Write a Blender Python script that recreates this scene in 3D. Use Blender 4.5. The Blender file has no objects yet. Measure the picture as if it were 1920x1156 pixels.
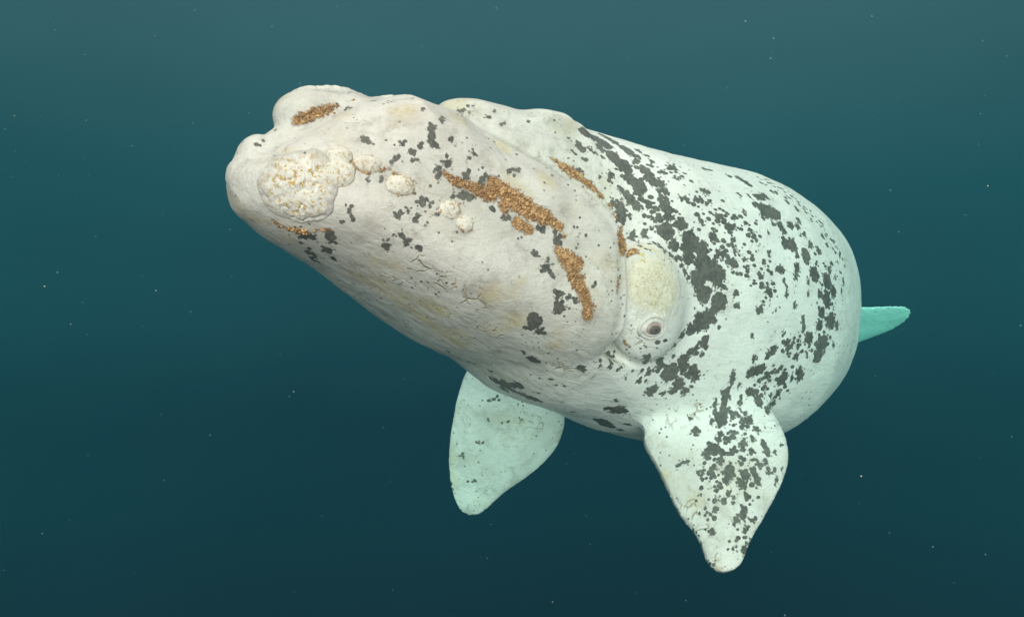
import bpy, math, random
import numpy as np
from mathutils import Matrix, Vector, noise

scene = bpy.context.scene
random.seed(4); RNG = np.random.default_rng(4)

# ------------------------------------------------------------------ camera
cam = bpy.data.cameras.new('camera')
cam.sensor_width = 36.0
cam.lens = 22.5
cam.clip_start, cam.clip_end = 0.02, 400.0
cam_o = bpy.data.objects.new('camera', cam)
scene.collection.objects.link(cam_o)
cam_o.location = (0, 0, 0)
cam_o.rotation_euler = (math.radians(90), 0, 0)
scene.camera = cam_o

# ------------------------------------------------------------------ world: open sea water, light from the surface above, dark below
SUN_ELEV, SUN_AZ = math.radians(9), math.radians(181)      # azimuth clockwise from +Y
world = bpy.data.worlds.new('World'); scene.world = world
world.use_nodes = True
wn, wl = world.node_tree.nodes, world.node_tree.links
wn.clear()
w_out = wn.new('ShaderNodeOutputWorld'); w_bg = wn.new('ShaderNodeBackground')
w_tc = wn.new('ShaderNodeTexCoord'); w_sep = wn.new('ShaderNodeSeparateXYZ')
w_map = wn.new('ShaderNodeMapRange'); w_ramp = wn.new('ShaderNodeValToRGB')
w_map.inputs['From Min'].default_value = -1.0; w_map.inputs['From Max'].default_value = 1.0
w_noise = wn.new('ShaderNodeTexNoise'); w_noise.inputs['Scale'].default_value = 2.2; w_noise.inputs['Detail'].default_value = 4.0
w_add = wn.new('ShaderNodeMath'); w_add.operation = 'MULTIPLY_ADD'; w_add.inputs[1].default_value = 0.24; w_add.inputs[2].default_value = -0.12
w_sum = wn.new('ShaderNodeMath'); w_sum.operation = 'ADD'
wl.new(w_tc.outputs['Generated'], w_sep.inputs[0]); wl.new(w_tc.outputs['Generated'], w_noise.inputs['Vector'])
wl.new(w_noise.outputs['Fac'], w_add.inputs[0])
wl.new(w_sep.outputs['Z'], w_sum.inputs[0]); wl.new(w_add.outputs[0], w_sum.inputs[1])
wl.new(w_sum.outputs[0], w_map.inputs['Value']); wl.new(w_map.outputs[0], w_ramp.inputs['Fac'])
wl.new(w_ramp.outputs['Color'], w_bg.inputs['Color']); wl.new(w_bg.outputs[0], w_out.inputs['Surface'])
w_bg.inputs['Strength'].default_value = 1.0
WATER = [(-1.0, (0.0042, 0.0106, 0.0172)), (-0.45, (0.0063, 0.015, 0.0226)), (-0.2, (0.0092, 0.0193, 0.0307)), (0.05, (0.021, 0.0378, 0.0523)), (0.46, (0.0436, 0.0774, 0.0938)), (0.75, (0.7, 0.48, 0.46)), (1.0, (2.0, 1.15, 1.1))]
cr = w_ramp.color_ramp; cr.interpolation = 'EASE'
while len(cr.elements) < len(WATER): cr.elements.new(0.5)
for e, (z, c) in zip(cr.elements, WATER):
    e.position = (z + 1)/2; e.color = (*c, 1)

# ------------------------------------------------------------------ sun, spread by the water surface
sun = bpy.data.lights.new('sun', 'SUN'); sun.energy = 4.6; sun.angle = math.radians(56); sun.color = (1.0, 0.52, 0.49)
sun_o = bpy.data.objects.new('sun', sun); scene.collection.objects.link(sun_o)
sd = Vector((math.sin(SUN_AZ)*math.cos(SUN_ELEV), math.cos(SUN_AZ)*math.cos(SUN_ELEV), math.sin(SUN_ELEV)))
sun_o.rotation_euler = sd.to_track_quat('Z', 'Y').to_euler()
sun_o.location = sd*30

scene.view_settings.view_transform = 'Standard'; scene.view_settings.look = 'None'
scene.view_settings.exposure = 0.66; scene.view_settings.gamma = 1.0
scene.view_settings.use_curve_mapping = False
scene.render.engine = 'CYCLES'
scene.cycles.use_denoising = True
scene.cycles.max_bounces = 6; scene.cycles.volume_bounces = 1

# ------------------------------------------------------------------ the water between camera, whale and the open sea behind it
def box_object(name, lo, hi):
    v = [(x, y, z) for x in (lo[0], hi[0]) for y in (lo[1], hi[1]) for z in (lo[2], hi[2])]
    f = [(0,1,3,2), (4,6,7,5), (0,4,5,1), (2,3,7,6), (0,2,6,4), (1,5,7,3)]
    me = bpy.data.meshes.new(name); me.from_pydata(v, [], f); me.update()
    o = bpy.data.objects.new(name, me); scene.collection.objects.link(o)
    return o
haze = box_object('haze', (-12, -0.6, -2.3), (12, 7.2, 1.45))
haze['kind'] = 'stuff'; haze['label'] = 'clear blue-green sea water around the swimming whale'; haze['category'] = 'water'
hm = bpy.data.materials.new('sea_water'); hm.use_nodes = True
hn, hl = hm.node_tree.nodes, hm.node_tree.links; hn.clear()
h_out = hn.new('ShaderNodeOutputMaterial'); h_v = hn.new('ShaderNodeVolumePrincipled')
h_v.inputs['Color'].default_value = (.015, .045, .06, 1)
h_v.inputs['Density'].default_value = 0.19
h_v.inputs['Absorption Color'].default_value = (0.0, .80, .68, 1)
h_v.inputs['Anisotropy'].default_value = 0.2
hl.new(h_v.outputs[0], h_out.inputs['Volume'])
haze.data.materials.append(hm)

# ---- whale shape as an implicit surface, in the whale's own space: s metres back from the chin, y to its left, z up
def curve(kx, ky, lo=None, hi=None):
    """monotone cubic through the knots, as a dense table"""
    kx = np.asarray(kx, float); ky = np.asarray(ky, float)
    h = np.diff(kx); d = np.diff(ky) / h
    m = np.zeros(len(kx)); m[0] = d[0]; m[-1] = d[-1]
    for i in range(1, len(kx) - 1):
        if d[i-1] * d[i] > 0:
            w1 = 2*h[i] + h[i-1]; w2 = h[i] + 2*h[i-1]
            m[i] = (w1 + w2) / (w1/d[i-1] + w2/d[i])
    x = np.linspace(kx[0], kx[-1], 800)
    i = np.clip(np.searchsorted(kx, x) - 1, 0, len(kx) - 2)
    t = (x - kx[i]) / h[i]
    y = ((1+2*t)*(1-t)**2*ky[i] + t*(1-t)**2*h[i]*m[i] + t*t*(3-2*t)*ky[i+1] + t*t*(t-1)*h[i]*m[i+1])
    return lambda s: np.interp(s, x, y)

def smin(a, b, k):
    h = np.clip(0.5 + 0.5*(b - a)/k, 0, 1)
    return b + (a - b)*h - k*h*(1 - h)

def seg_dist(px, py, poly, closed=False):
    """distance to a 2D polyline, and for a closed one also whether inside"""
    best = np.full(px.shape, 1e9); inside = np.zeros(px.shape, bool)
    n = len(poly); last = n if closed else n - 1
    for i in range(last):
        ax, ay = poly[i]; bx, by = poly[(i+1) % n]
        dx, dy = bx-ax, by-ay
        t = np.clip(((px-ax)*dx + (py-ay)*dy) / (dx*dx+dy*dy), 0, 1)
        best = np.minimum(best, (px-ax-t*dx)**2 + (py-ay-t*dy)**2)
        if closed and dy != 0:
            inside ^= ((ay > py) != (by > py)) & (px < dx*(py-ay)/dy + ax)
    return np.sqrt(best), inside

def smooth_closed(p, n=4):
    p = np.asarray(p, float)
    for _ in range(n):
        q = np.roll(p, -1, 0)
        p = np.stack([0.75*p+0.25*q, 0.25*p+0.75*q], 1).reshape(-1, p.shape[1])
        if len(p) > 70: break
    return p

class Whale:
    def __init__(self, P):
        self.P = P
        self.ta = curve(P['ts'], P['ta']); self.tt = curve(P['ts'], P['tt']); self.tb = curve(P['ts'], P['tb'])
        self.ja = curve(P['js'], P['ja']); self.jb = curve(P['js'], P['jb'])
        self.ra = curve(P['rs'], P['ra']); self.rt = curve(P['rs'], P['rt'])
        self.rim = np.asarray(P['rim'])
        # side outline of the jaw solid: rim on top, then closed far below
        r = self.rim
        self.rimpoly = [tuple(q) for q in r]
        self.rimclosed = [(-0.4, r[0][1])] + [tuple(q) for q in r] + [(r[-1][0]+0.75, -0.75), (r[-1][0]+0.75, -1.5), (-0.4, -1.5)]
        self.rimline = self.rimclosed[:len(r)+2]
        self.paddles = P.get('paddles', [])
        for pd in self.paddles:
            pd['poly'] = smooth_closed(pd['outline'])
            for k in ('o', 'u', 'v'):
                pd[k] = np.asarray(pd[k], float)
            pd['n'] = np.cross(pd['u'], pd['v'])

    def trunk(self, s, y, z):
        P = self.P
        sc = np.clip(s, P['ts'][0], P['ts'][-1])
        a = self.ta(sc); t = self.tt(sc); b = self.tb(sc)
        c = 0.5*(t+b); h = 0.5*(t-b)
        over = np.where(s < sc, (sc-s)/0.10, (s-sc)/0.03)
        q = (np.abs(y/a)**2.35 + np.abs((z-c)/h)**2.35 + over**2.35)**(1/2.35)
        return (q-1)*np.minimum(a, h)

    def rim_distance(self, s, z):
        d, _ = seg_dist(s, z, self.rimline)
        _, ins = seg_dist(s, z, self.rimclosed, True)
        return np.where(ins, d, -d)

    def jaw(self, s, y, z):
        P = self.P
        dt = self.rim_distance(s, z)
        sc = np.clip(s, P['js'][0], P['js'][-1])
        b = self.jb(sc)
        db = z - b
        e1 = np.interp(s, [0, .2, .6, .85, 1.0], [.05, .13, .22, .12, .075]); e2 = np.interp(s, [0, .15, .5, 1.2], [.08, .12, .16, .28])
        p1 = np.clip(1 - dt/e1, 0, None); p2 = np.clip(1 - db/e2, 0, None)
        a = self.ja(sc)
        over = np.where(s < sc, (sc-s)/0.014, (s-sc)/0.08)
        q = np.sqrt((y/a)**2 + p1**2.2 + p2**2 + over**2)
        g = np.sqrt((y/a**2)**2 + (1.1*p1**1.2/e1)**2 + (p2/e2)**2)
        return np.clip((q-1)*q/np.maximum(g, 0.5/a), -.3, .5)

    def rostrum(self, s, y, z):
        P = self.P
        sc = np.clip(s, P['rs'][0], P['rs'][-1])
        a = self.ra(sc); t = self.rt(sc); h = 0.22 + 0*sc
        h = np.minimum(h, 0.06 + 0.25*sc)
        over = (s-sc)/0.06
        q = np.sqrt((y/a)**2 + ((z-(t-h))/h)**2 + over**2)
        return (q-1)*np.minimum(a, h)

    def blob(self, s, y, z, c, r):
        q = np.sqrt(((s-c[0])/r[0])**2 + ((y-c[1])/r[1])**2 + ((z-c[2])/r[2])**2)
        return (q-1)*min(r)

    def paddle(self, pd, s, y, z):
        X = np.stack([s, y, z], -1) - pd['o']
        u = X @ pd['u']; v = X @ pd['v']; h = X @ pd['n']
        h = h - pd.get('camber', 0)*u*u - pd.get('twist', 0)*u*v
        h = h - pd.get('ridge', 0)*np.sin(v*26 + u*5)*np.clip(u*3, 0, 1)      # the finger bones under the skin
        d, ins = seg_dist(u, v, pd['poly'], True)
        T = np.interp(u, pd['tu'], pd['tv'])
        p = 1 - np.clip(d/pd['e'], 0, 1)
        t = T*np.sqrt(1 - p*p*0.94)
        t0 = T*np.sqrt(0.06)
        fin = np.abs(h) - t
        fout = np.sqrt(d*d + np.maximum(np.abs(h) - t0, 0)**2)
        return np.where(ins, fin*0.8, fout)

    def __call__(self, s, y, z):
        P = self.P
        f = self.trunk(s, y, z)
        m = s < 1.9
        if m.any():
            S, Y, Z = s[m], y[m], z[m]
            g = f[m]
            g = smin(g, self.rostrum(S, Y, Z), 0.10)
            for c, r, k in P['bumps']:
                if k > 0:
                    g = smin(g, self.blob(S, Y, Z, c, r), k)
                else:
                    g = -smin(-g, self.blob(S, Y, Z, c, r), -k)
            thr = np.interp(S, [.3, .7, .95, 1.05], [-.05, -.2, -.25, -.22])
            g = smin(g, self.jaw(S, Y, Z), 0.022 + 0.16*np.clip((thr - Z)/0.14, 0, 1)*np.clip((S - .78)/.25, 0, 1))
            # the lip's thick rolled edge, and the furrow behind it
            dt = self.rim_distance(S, Z)
            w = np.interp(S, [.03, .09, .42, .6], [0, .40, .45, 1.1])*np.clip((np.abs(Y) - .04)/.1, 0, 1)*np.clip((Z + .36)/.1, 0, 1)
            g = g + w*(.036*np.exp(-((dt + .020)/.018)**2) - .017*np.exp(-((dt - .035)/.028)**2))
            for c, r, k in P['bumps2']:
                if k > 0:
                    g = smin(g, self.blob(S, Y, Z, c, r), k)
                else:
                    g = -smin(-g, self.blob(S, Y, Z, c, r), -k)
            f[m] = g
        for pd in self.paddles:
            lo, hi = pd['box']
            m = (s > lo[0]) & (s < hi[0]) & (y > lo[1]) & (y < hi[1]) & (z > lo[2]) & (z < hi[2])
            if m.any():
                f[m] = smin(f[m], self.paddle(pd, s[m], y[m], z[m]), pd['k'])
        return f

# the spine bends to the whale's right behind s = BEND_S
BEND_S, BEND_R = 1.9, 6.0
def bend(p):
    p = np.array(p, float); t = np.maximum(p[..., 0] - BEND_S, 0)/BEND_R
    r = BEND_R + p[..., 1]
    on = p[..., 0] > BEND_S
    s = np.where(on, BEND_S + r*np.sin(t), p[..., 0]); y = np.where(on, r*np.cos(t) - BEND_R, p[..., 1])
    return np.stack([s, y, p[..., 2]], -1)
def unbend(p):
    ds = p[..., 0] - BEND_S; r = np.hypot(ds, p[..., 1] + BEND_R)
    t = np.arctan2(ds, p[..., 1] + BEND_R); on = ds > 0
    return np.stack([np.where(on, BEND_S + BEND_R*t, p[..., 0]), np.where(on, r - BEND_R, p[..., 1]), p[..., 2]], -1)

# ---- measures of this calf, in metres
SHAPE = {'ts': [0.45, 0.6, 0.8, 1.0, 1.3, 1.7, 2.1, 2.5, 3.0, 3.5, 4.0, 4.5, 4.9, 5.2],
 'ta': [0.12, 0.19, 0.265, 0.34, 0.475, 0.575, 0.61, 0.56, 0.43, 0.33, 0.24, 0.17, 0.12, 0.08],
 'tt': [0.2, 0.32, 0.43, 0.475, 0.485, 0.53, 0.58, 0.575, 0.53, 0.46, 0.38, 0.31, 0.27, 0.25],
 'tb': [-0.03, -0.13, -0.3, -0.44, -0.53, -0.64, -0.67, -0.585, -0.42, -0.27, -0.14, -0.03, 0.05, 0.09],
 'js': [0, 0.012, 0.035, 0.08, 0.16, 0.3, 0.5, 0.75, 0.95, 1.2, 1.5],
 'ja': [0.055, 0.08, 0.115, 0.155, 0.21, 0.28, 0.355, 0.435, 0.5, 0.41, 0.24],
 'jb': [-0.005, -0.035, -0.07, -0.092, -0.128, -0.172, -0.265, -0.37, -0.42, -0.47, -0.47],
 'rs': [0.065, 0.1, 0.2, 0.4, 0.6, 0.8, 1.0],
 'ra': [0.06, 0.085, 0.11, 0.13, 0.15, 0.19, 0.24],
 'rt': [0.14, 0.175, 0.22, 0.28, 0.33, 0.41, 0.47],
 'rim': [(0, 0.05), (0.05, 0.085), (0.13, 0.155), (0.24, 0.26), (0.36, 0.335), (0.5, 0.325), (0.62, 0.28), (0.75, 0.225), (0.86, 0.17), (0.94, 0.1),
         (0.99, 0.02), (1.01, -0.1), (1.02, -0.2), (1.04, -0.3)],
 'bumps': [((0.72, 0.0, 0.39), (0.13, 0.12, 0.06), 0.06), ((1.0, 0.1, 0.455), (0.1, 0.045, 0.035), 0.03), ((0.93, 0.2, 0.4), (0.09, 0.03, 0.03), 0.03)],
 'bumps2': [((0.165, 0, 0.215), (0.08, 0.085, 0.068), 0.025), ((0.27, 0, 0.255), (0.12, 0.085, 0.075), 0.05), ((0.4, 0.01, 0.3), (0.06, 0.06, 0.05), 0.02),
            ((1.18, 0.4, -0.14), (0.175, 0.1, 0.195), 0.03), ((1.18, -0.4, -0.14), (0.175, 0.1, 0.195), 0.03)],
 'paddles': [{'o': (1.68, 0.38, -0.46),
              'tu': [-0.1, 0.1, 0.3, 0.6, 0.8],
              'tv': [0.12, 0.07, 0.05, 0.036, 0.028],
              'e': 0.2,
              'k': 0.07,
              'camber': 0,
              'twist': 0,
              'ridge': 0.005,
              'box': [(1.0, -0.05, -1.3), (2.3, 1.0, -0.1)],
              'outline': [[0.064, 0.189], [0.146, 0.249], [0.216, 0.262], [0.327, 0.189], [0.448, 0.132], [0.511, 0.067], [0.592, 0.043], [0.627, -0.0],
                          [0.598, -0.061], [0.515, -0.088], [0.383, -0.158], [0.221, -0.233], [0.102, -0.24], [-0.024, -0.186], [-0.106, -0.104],
                          [-0.08, 0.085]],
              'u': [-0.4859, 0.3752, -0.7894],
              'v': [-0.6711, -0.7387, 0.062]},
             {'o': (1.65, -0.38, -0.45),
              'tu': [-0.1, 0.1, 0.3, 0.6, 0.8],
              'tv': [0.11, 0.065, 0.05, 0.036, 0.028],
              'e': 0.2,
              'k': 0.06,
              'camber': 0,
              'twist': 0,
              'ridge': 0.005,
              'box': [(0.9, -1.1, -1.4), (2.3, -0.05, -0.05)],
              'outline': [[0.068, 0.405], [0.193, 0.402], [0.298, 0.375], [0.451, 0.313], [0.602, 0.22], [0.701, 0.128], [0.752, 0.054], [0.752, 0.0],
                          [0.697, -0.043], [0.593, -0.055], [0.449, -0.12], [0.303, -0.153], [0.186, -0.136], [0.079, -0.067], [-0.07, -0.019],
                          [-0.08, 0.231]],
              'u': [-0.289, -0.4218, -0.8594],
              'v': [-0.7895, -0.4028, 0.4632]},
             {'o': (5.13, 0, 0.17),
              'u': [0.1, 0.9454, 0.3101],
              'outline': [(-0.12, -0.33), (0.12, -0.33), (0.25, -0.17), (0.5, -0.07), (0.75, -0.01), (0.88, 0.05), (0.91, 0.14), (0.84, 0.25), (0.7, 0.31),
                          (0.45, 0.37), (0.22, 0.42), (0.06, 0.4), (0, 0.3), (-0.06, 0.4), (-0.22, 0.42), (-0.45, 0.37), (-0.7, 0.31), (-0.84, 0.25),
                          (-0.91, 0.14), (-0.88, 0.05), (-0.75, -0.01), (-0.5, -0.07), (-0.25, -0.17)],
              'tu': [-0.9, -0.3, 0, 0.3, 0.9],
              'tv': [0.012, 0.03, 0.06, 0.03, 0.012],
              'e': 0.14,
              'k': 0.05,
              'box': [(4.5, -1.1, -0.5), (5.75, 1.1, 0.8)],
              'v': [0.787, 0.1155, -0.6061]}]}
WORLD = [[-0.74929, 0.65493, 0.09815, -0.707], [-0.64938, -0.75569, 0.08506, 1.6], [0.12988, 0.0, 0.99153, 0.317], [0.0, 0.0, 0.0, 1.0]]
# pigment and growths on its skin: two end points and a radius each, in whale space
DARK = [
 [0.232,0.234,0.133,0.232,0.234,0.133,0.0082],
 [0.241,0.245,0.122,0.241,0.245,0.122,0.0061],
 [0.369,0.267,0.249,0.369,0.267,0.249,0.0064],
 [0.411,0.3,0.226,0.411,0.3,0.226,0.0085],
 [0.377,0.306,0.189,0.377,0.311,0.15,0.0084],
 [0.387,0.315,0.145,0.387,0.315,0.145,0.005],
 [0.35,0.3,0.138,0.35,0.3,0.138,0.0075],
 [0.336,0.295,0.125,0.34,0.297,0.102,0.0054],
 [0.314,0.285,0.136,0.314,0.285,0.136,0.0049],
 [0.303,0.281,0.094,0.303,0.281,0.094,0.0074],
 [0.42,0.327,0.107,0.42,0.327,0.107,0.0109],
 [0.403,0.321,0.087,0.403,0.321,0.087,0.0075],
 [0.472,0.345,0.085,0.472,0.345,0.085,0.0085],
 [0.275,0.269,0.036,0.275,0.269,0.036,0.0073],
 [0.372,0.309,-0.001,0.372,0.309,-0.001,0.0116],
 [0.387,0.315,-0.006,0.387,0.315,-0.006,0.0075],
 [0.321,0.289,-0.047,0.321,0.289,-0.047,0.0082],
 [0.361,0.305,-0.045,0.361,0.305,-0.045,0.0082],
 [0.341,0.297,-0.027,0.341,0.297,-0.027,0.0045],
 [0.222,0.234,-0.055,0.222,0.234,-0.055,0.0032],
 [0.229,0.232,-0.065,0.229,0.232,-0.065,0.0036],
 [0.216,0.236,-0.043,0.216,0.236,-0.043,0.0036],
 [0.213,0.21,-0.078,0.213,0.21,-0.078,0.0028],
 [0.341,0.282,-0.091,0.341,0.282,-0.091,0.0074],
 [0.323,0.247,-0.114,0.323,0.247,-0.114,0.01],
 [0.203,0.168,-0.104,0.203,0.168,-0.104,0.0115],
 [0.223,0.155,-0.119,0.223,0.155,-0.119,0.0075],
 [0.228,0.113,-0.135,0.228,0.113,-0.135,0.0144],
 [0.168,0.118,-0.111,0.168,0.118,-0.111,0.0116],
 [0.181,0.127,-0.113,0.181,0.127,-0.113,0.0091],
 [0.17,0.078,-0.123,0.17,0.078,-0.123,0.0042],
 [0.235,0.115,0.242,0.235,0.115,0.242,0.0061],
 [0.04,0.048,0.096,0.04,0.048,0.096,0.0037],
 [0.051,0.047,0.108,0.051,0.047,0.108,0.0033],
 [0.3,0.122,0.285,0.3,0.122,0.285,0.0053],
 [0.244,0.254,0.026,0.244,0.254,0.026,0.004],
 [0.405,0.321,-0.027,0.405,0.321,-0.027,0.005],
 [0.386,0.295,-0.113,0.386,0.295,-0.113,0.0058],
 [0.355,0.283,-0.103,0.355,0.283,-0.103,0.005],
 [0.29,0.276,0.083,0.29,0.276,0.083,0.0041],
 [0.41,0.301,0.225,0.41,0.301,0.225,0.0085],
 [0.38,0.305,0.196,0.376,0.309,0.169,0.008],
 [0.374,0.31,0.156,0.373,0.31,0.148,0.005],
 [0.387,0.315,0.147,0.39,0.316,0.154,0.0046],
 [0.418,0.326,0.109,0.421,0.327,0.118,0.0093],
 [0.402,0.32,0.089,0.403,0.321,0.064,0.0059],
 [0.47,0.344,0.087,0.477,0.347,0.095,0.0068],
 [0.513,0.359,0.08,0.526,0.364,0.095,0.0077],
 [0.589,0.371,0.126,0.629,0.369,0.142,0.0058],
 [0.604,0.374,0.123,0.604,0.374,0.123,0.0049],
 [0.477,0.347,0.134,0.477,0.347,0.134,0.0047],
 [0.487,0.348,0.152,0.487,0.348,0.152,0.0039],
 [0.42,0.326,0.169,0.426,0.327,0.175,0.0034],
 [0.469,0.344,0.037,0.485,0.35,0.036,0.011],
 [0.441,0.335,0.031,0.441,0.335,0.031,0.0055],
 [0.549,0.371,0.016,0.549,0.371,0.016,0.0056],
 [0.581,0.382,-0.004,0.596,0.386,-0.003,0.0052],
 [0.681,0.413,-0.012,0.694,0.417,-0.012,0.0071],
 [0.731,0.429,-0.016,0.731,0.429,-0.016,0.0072],
 [0.741,0.432,-0.039,0.741,0.432,-0.039,0.0117],
 [0.786,0.449,0.002,0.786,0.449,0.002,0.0036],
 [0.79,0.45,-0.015,0.79,0.45,-0.015,0.0036],
 [0.814,0.46,-0.013,0.814,0.46,-0.013,0.0037],
 [0.805,0.456,-0.03,0.805,0.456,-0.03,0.0027],
 [0.672,0.41,-0.083,0.681,0.413,-0.083,0.0049],
 [0.712,0.423,-0.096,0.712,0.423,-0.096,0.0045],
 [0.629,0.096,0.393,0.629,0.096,0.393,0.0051],
 [0.638,0.103,0.395,0.638,0.103,0.395,0.0035],
 [0.607,0.084,0.371,0.615,0.094,0.367,0.0045],
 [0.628,0.104,0.371,0.628,0.104,0.371,0.0071],
 [0.7,0.138,0.392,0.7,0.138,0.392,0.0061],
 [0.677,0.142,0.359,0.677,0.142,0.359,0.0061],
 [0.719,0.164,0.355,0.71,0.165,0.344,0.003],
 [0.801,0.183,0.375,0.801,0.183,0.375,0.0031],
 [0.855,0.135,0.436,0.855,0.135,0.436,0.0048],
 [0.957,0.265,0.335,0.962,0.272,0.325,0.0116],
 [0.953,0.256,0.349,0.953,0.256,0.349,0.0037],
 [0.921,0.268,0.302,0.931,0.273,0.299,0.0047],
 [0.995,0.282,0.328,0.995,0.282,0.328,0.0074],
 [1.011,0.289,0.321,1.011,0.289,0.321,0.0058],
 [1.042,0.296,0.313,1.042,0.296,0.313,0.0064],
 [0.933,0.292,0.241,0.946,0.297,0.236,0.0052],
 [0.973,0.313,0.206,0.973,0.313,0.206,0.0047],
 [0.957,0.288,0.282,0.971,0.293,0.283,0.0042],
 [0.902,0.274,0.269,0.902,0.274,0.269,0.0036],
 [0.924,0.247,0.347,0.924,0.247,0.347,0.0032],
 [0.993,0.242,0.393,1.056,0.241,0.392,0.0185],
 [1.056,0.241,0.392,1.081,0.27,0.369,0.0235],
 [1.047,0.274,0.35,1.047,0.274,0.35,0.0168],
 [1.082,0.301,0.329,1.082,0.301,0.329,0.0271],
 [1.108,0.328,0.3,1.108,0.328,0.3,0.0308],
 [1.116,0.353,0.256,1.142,0.374,0.228,0.0242],
 [1.176,0.353,0.304,1.187,0.38,0.26,0.0168],
 [1.193,0.382,0.261,1.225,0.398,0.254,0.0129],
 [1.089,0.362,0.19,1.122,0.383,0.16,0.017],
 [1.051,0.329,0.247,1.051,0.329,0.247,0.0113],
 [1.01,0.32,0.233,1.01,0.32,0.233,0.0047],
 [1.041,0.33,0.231,1.041,0.33,0.231,0.0088],
 [1.076,0.351,0.209,1.076,0.351,0.209,0.0107],
 [1.144,0.389,0.18,1.168,0.404,0.163,0.0101],
 [1.211,0.404,0.226,1.233,0.413,0.225,0.009],
 [1.204,0.412,0.191,1.238,0.433,0.166,0.0128],
 [1.192,0.421,0.13,1.192,0.421,0.13,0.0139],
 [1.224,0.433,0.142,1.224,0.433,0.142,0.0166],
 [1.17,0.413,0.121,1.17,0.413,0.121,0.0076],
 [1.1,0.379,0.122,1.1,0.379,0.122,0.0081],
 [1.066,0.36,0.149,1.07,0.367,0.104,0.0162],
 [1.046,0.351,0.151,1.046,0.351,0.151,0.0124],
 [1.216,0.436,0.098,1.2,0.431,0.09,0.024],
 [1.267,0.453,0.123,1.267,0.453,0.123,0.0218],
 [1.235,0.453,0.044,1.235,0.453,0.044,0.019],
 [1.289,0.467,0.079,1.289,0.467,0.079,0.0231],
 [1.289,0.47,0.043,1.289,0.47,0.043,0.0256],
 [1.141,0.409,0.072,1.141,0.409,0.072,0.0125],
 [1.102,0.391,0.058,1.102,0.391,0.058,0.0093],
 [1.256,0.465,0.011,1.256,0.465,0.011,0.0076],
 [1.292,0.371,0.334,1.321,0.379,0.332,0.0081],
 [1.252,0.38,0.305,1.252,0.38,0.305,0.0079],
 [1.214,0.355,0.323,1.214,0.355,0.323,0.0066],
 [1.233,0.345,0.343,1.233,0.345,0.343,0.008],
 [1.295,0.401,0.291,1.295,0.401,0.291,0.006],
 [1.289,0.436,0.214,1.313,0.441,0.22,0.0078],
 [1.228,0.419,0.202,1.228,0.419,0.202,0.0084],
 [1.116,0.213,0.427,1.138,0.253,0.404,0.0148],
 [1.152,0.277,0.387,1.174,0.317,0.353,0.0172],
 [1.21,0.299,0.383,1.21,0.299,0.383,0.0107],
 [1.227,0.321,0.368,1.227,0.321,0.368,0.008],
 [1.163,0.334,0.325,1.163,0.334,0.325,0.0131],
 [1.303,0.472,0.075,1.303,0.472,0.075,0.033],
 [1.345,0.487,0.054,1.345,0.487,0.054,0.0297],
 [1.297,0.473,0.017,1.297,0.473,0.017,0.0242],
 [1.356,0.493,-0.001,1.409,0.509,-0.022,0.0369],
 [1.335,0.486,-0.047,1.335,0.486,-0.047,0.0313],
 [1.365,0.494,-0.092,1.365,0.494,-0.092,0.0332],
 [1.428,0.513,-0.112,1.428,0.513,-0.112,0.0336],
 [1.375,0.487,-0.182,1.375,0.487,-0.182,0.0332],
 [1.402,0.5,-0.158,1.402,0.5,-0.158,0.022],
 [1.344,0.47,-0.214,1.344,0.47,-0.214,0.0209],
 [1.31,0.459,-0.239,1.31,0.459,-0.239,0.0138],
 [1.42,0.512,-0.052,1.445,0.52,-0.059,0.0106],
 [1.422,0.505,-0.169,1.422,0.505,-0.169,0.0123],
 [1.45,0.509,-0.194,1.45,0.509,-0.194,0.008],
 [1.407,0.484,-0.242,1.407,0.484,-0.242,0.015],
 [1.412,0.479,-0.263,1.412,0.479,-0.263,0.0115],
 [1.383,0.462,-0.281,1.383,0.462,-0.281,0.0159],
 [1.367,0.446,-0.304,1.367,0.446,-0.304,0.0159],
 [1.288,0.448,-0.269,1.288,0.448,-0.269,0.0086],
 [1.415,0.471,-0.288,1.415,0.471,-0.288,0.0089],
 [1.215,0.438,0.088,1.215,0.438,0.088,0.0274],
 [1.27,0.454,0.123,1.27,0.454,0.123,0.0208],
 [1.395,0.495,0.106,1.395,0.495,0.106,0.0186],
 [1.239,0.453,0.046,1.239,0.453,0.046,0.0206],
 [1.347,0.449,0.224,1.371,0.455,0.227,0.0107],
 [1.304,0.439,0.218,1.304,0.439,0.218,0.0097],
 [1.39,0.441,0.267,1.42,0.447,0.271,0.0082],
 [1.421,0.485,0.18,1.445,0.491,0.181,0.0108],
 [1.461,0.504,0.152,1.491,0.51,0.158,0.0109],
 [1.352,0.474,0.15,1.352,0.474,0.15,0.0106],
 [1.414,0.508,0.051,1.441,0.515,0.056,0.0125],
 [1.48,0.521,0.088,1.48,0.521,0.088,0.0117],
 [1.484,0.525,0.071,1.484,0.525,0.071,0.0072],
 [1.46,0.522,0.03,1.483,0.529,0.025,0.0152],
 [1.536,0.542,0.02,1.536,0.542,0.02,0.01],
 [1.526,0.538,0.047,1.526,0.538,0.047,0.0073],
 [1.494,0.533,-0.072,1.494,0.533,-0.072,0.0116],
 [1.503,0.534,-0.112,1.503,0.534,-0.112,0.0117],
 [1.644,0.566,-0.039,1.659,0.569,-0.05,0.013],
 [1.609,0.559,-0.113,1.609,0.559,-0.113,0.0156],
 [1.603,0.558,0.005,1.603,0.558,0.005,0.0129],
 [1.66,0.559,0.094,1.66,0.559,0.094,0.0103],
 [1.597,0.54,0.133,1.597,0.54,0.133,0.0084],
 [1.569,0.53,0.15,1.59,0.535,0.149,0.0065],
 [1.675,0.545,0.169,1.675,0.545,0.169,0.0066],
 [1.754,0.582,-0.037,1.754,0.582,-0.037,0.0105],
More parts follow.
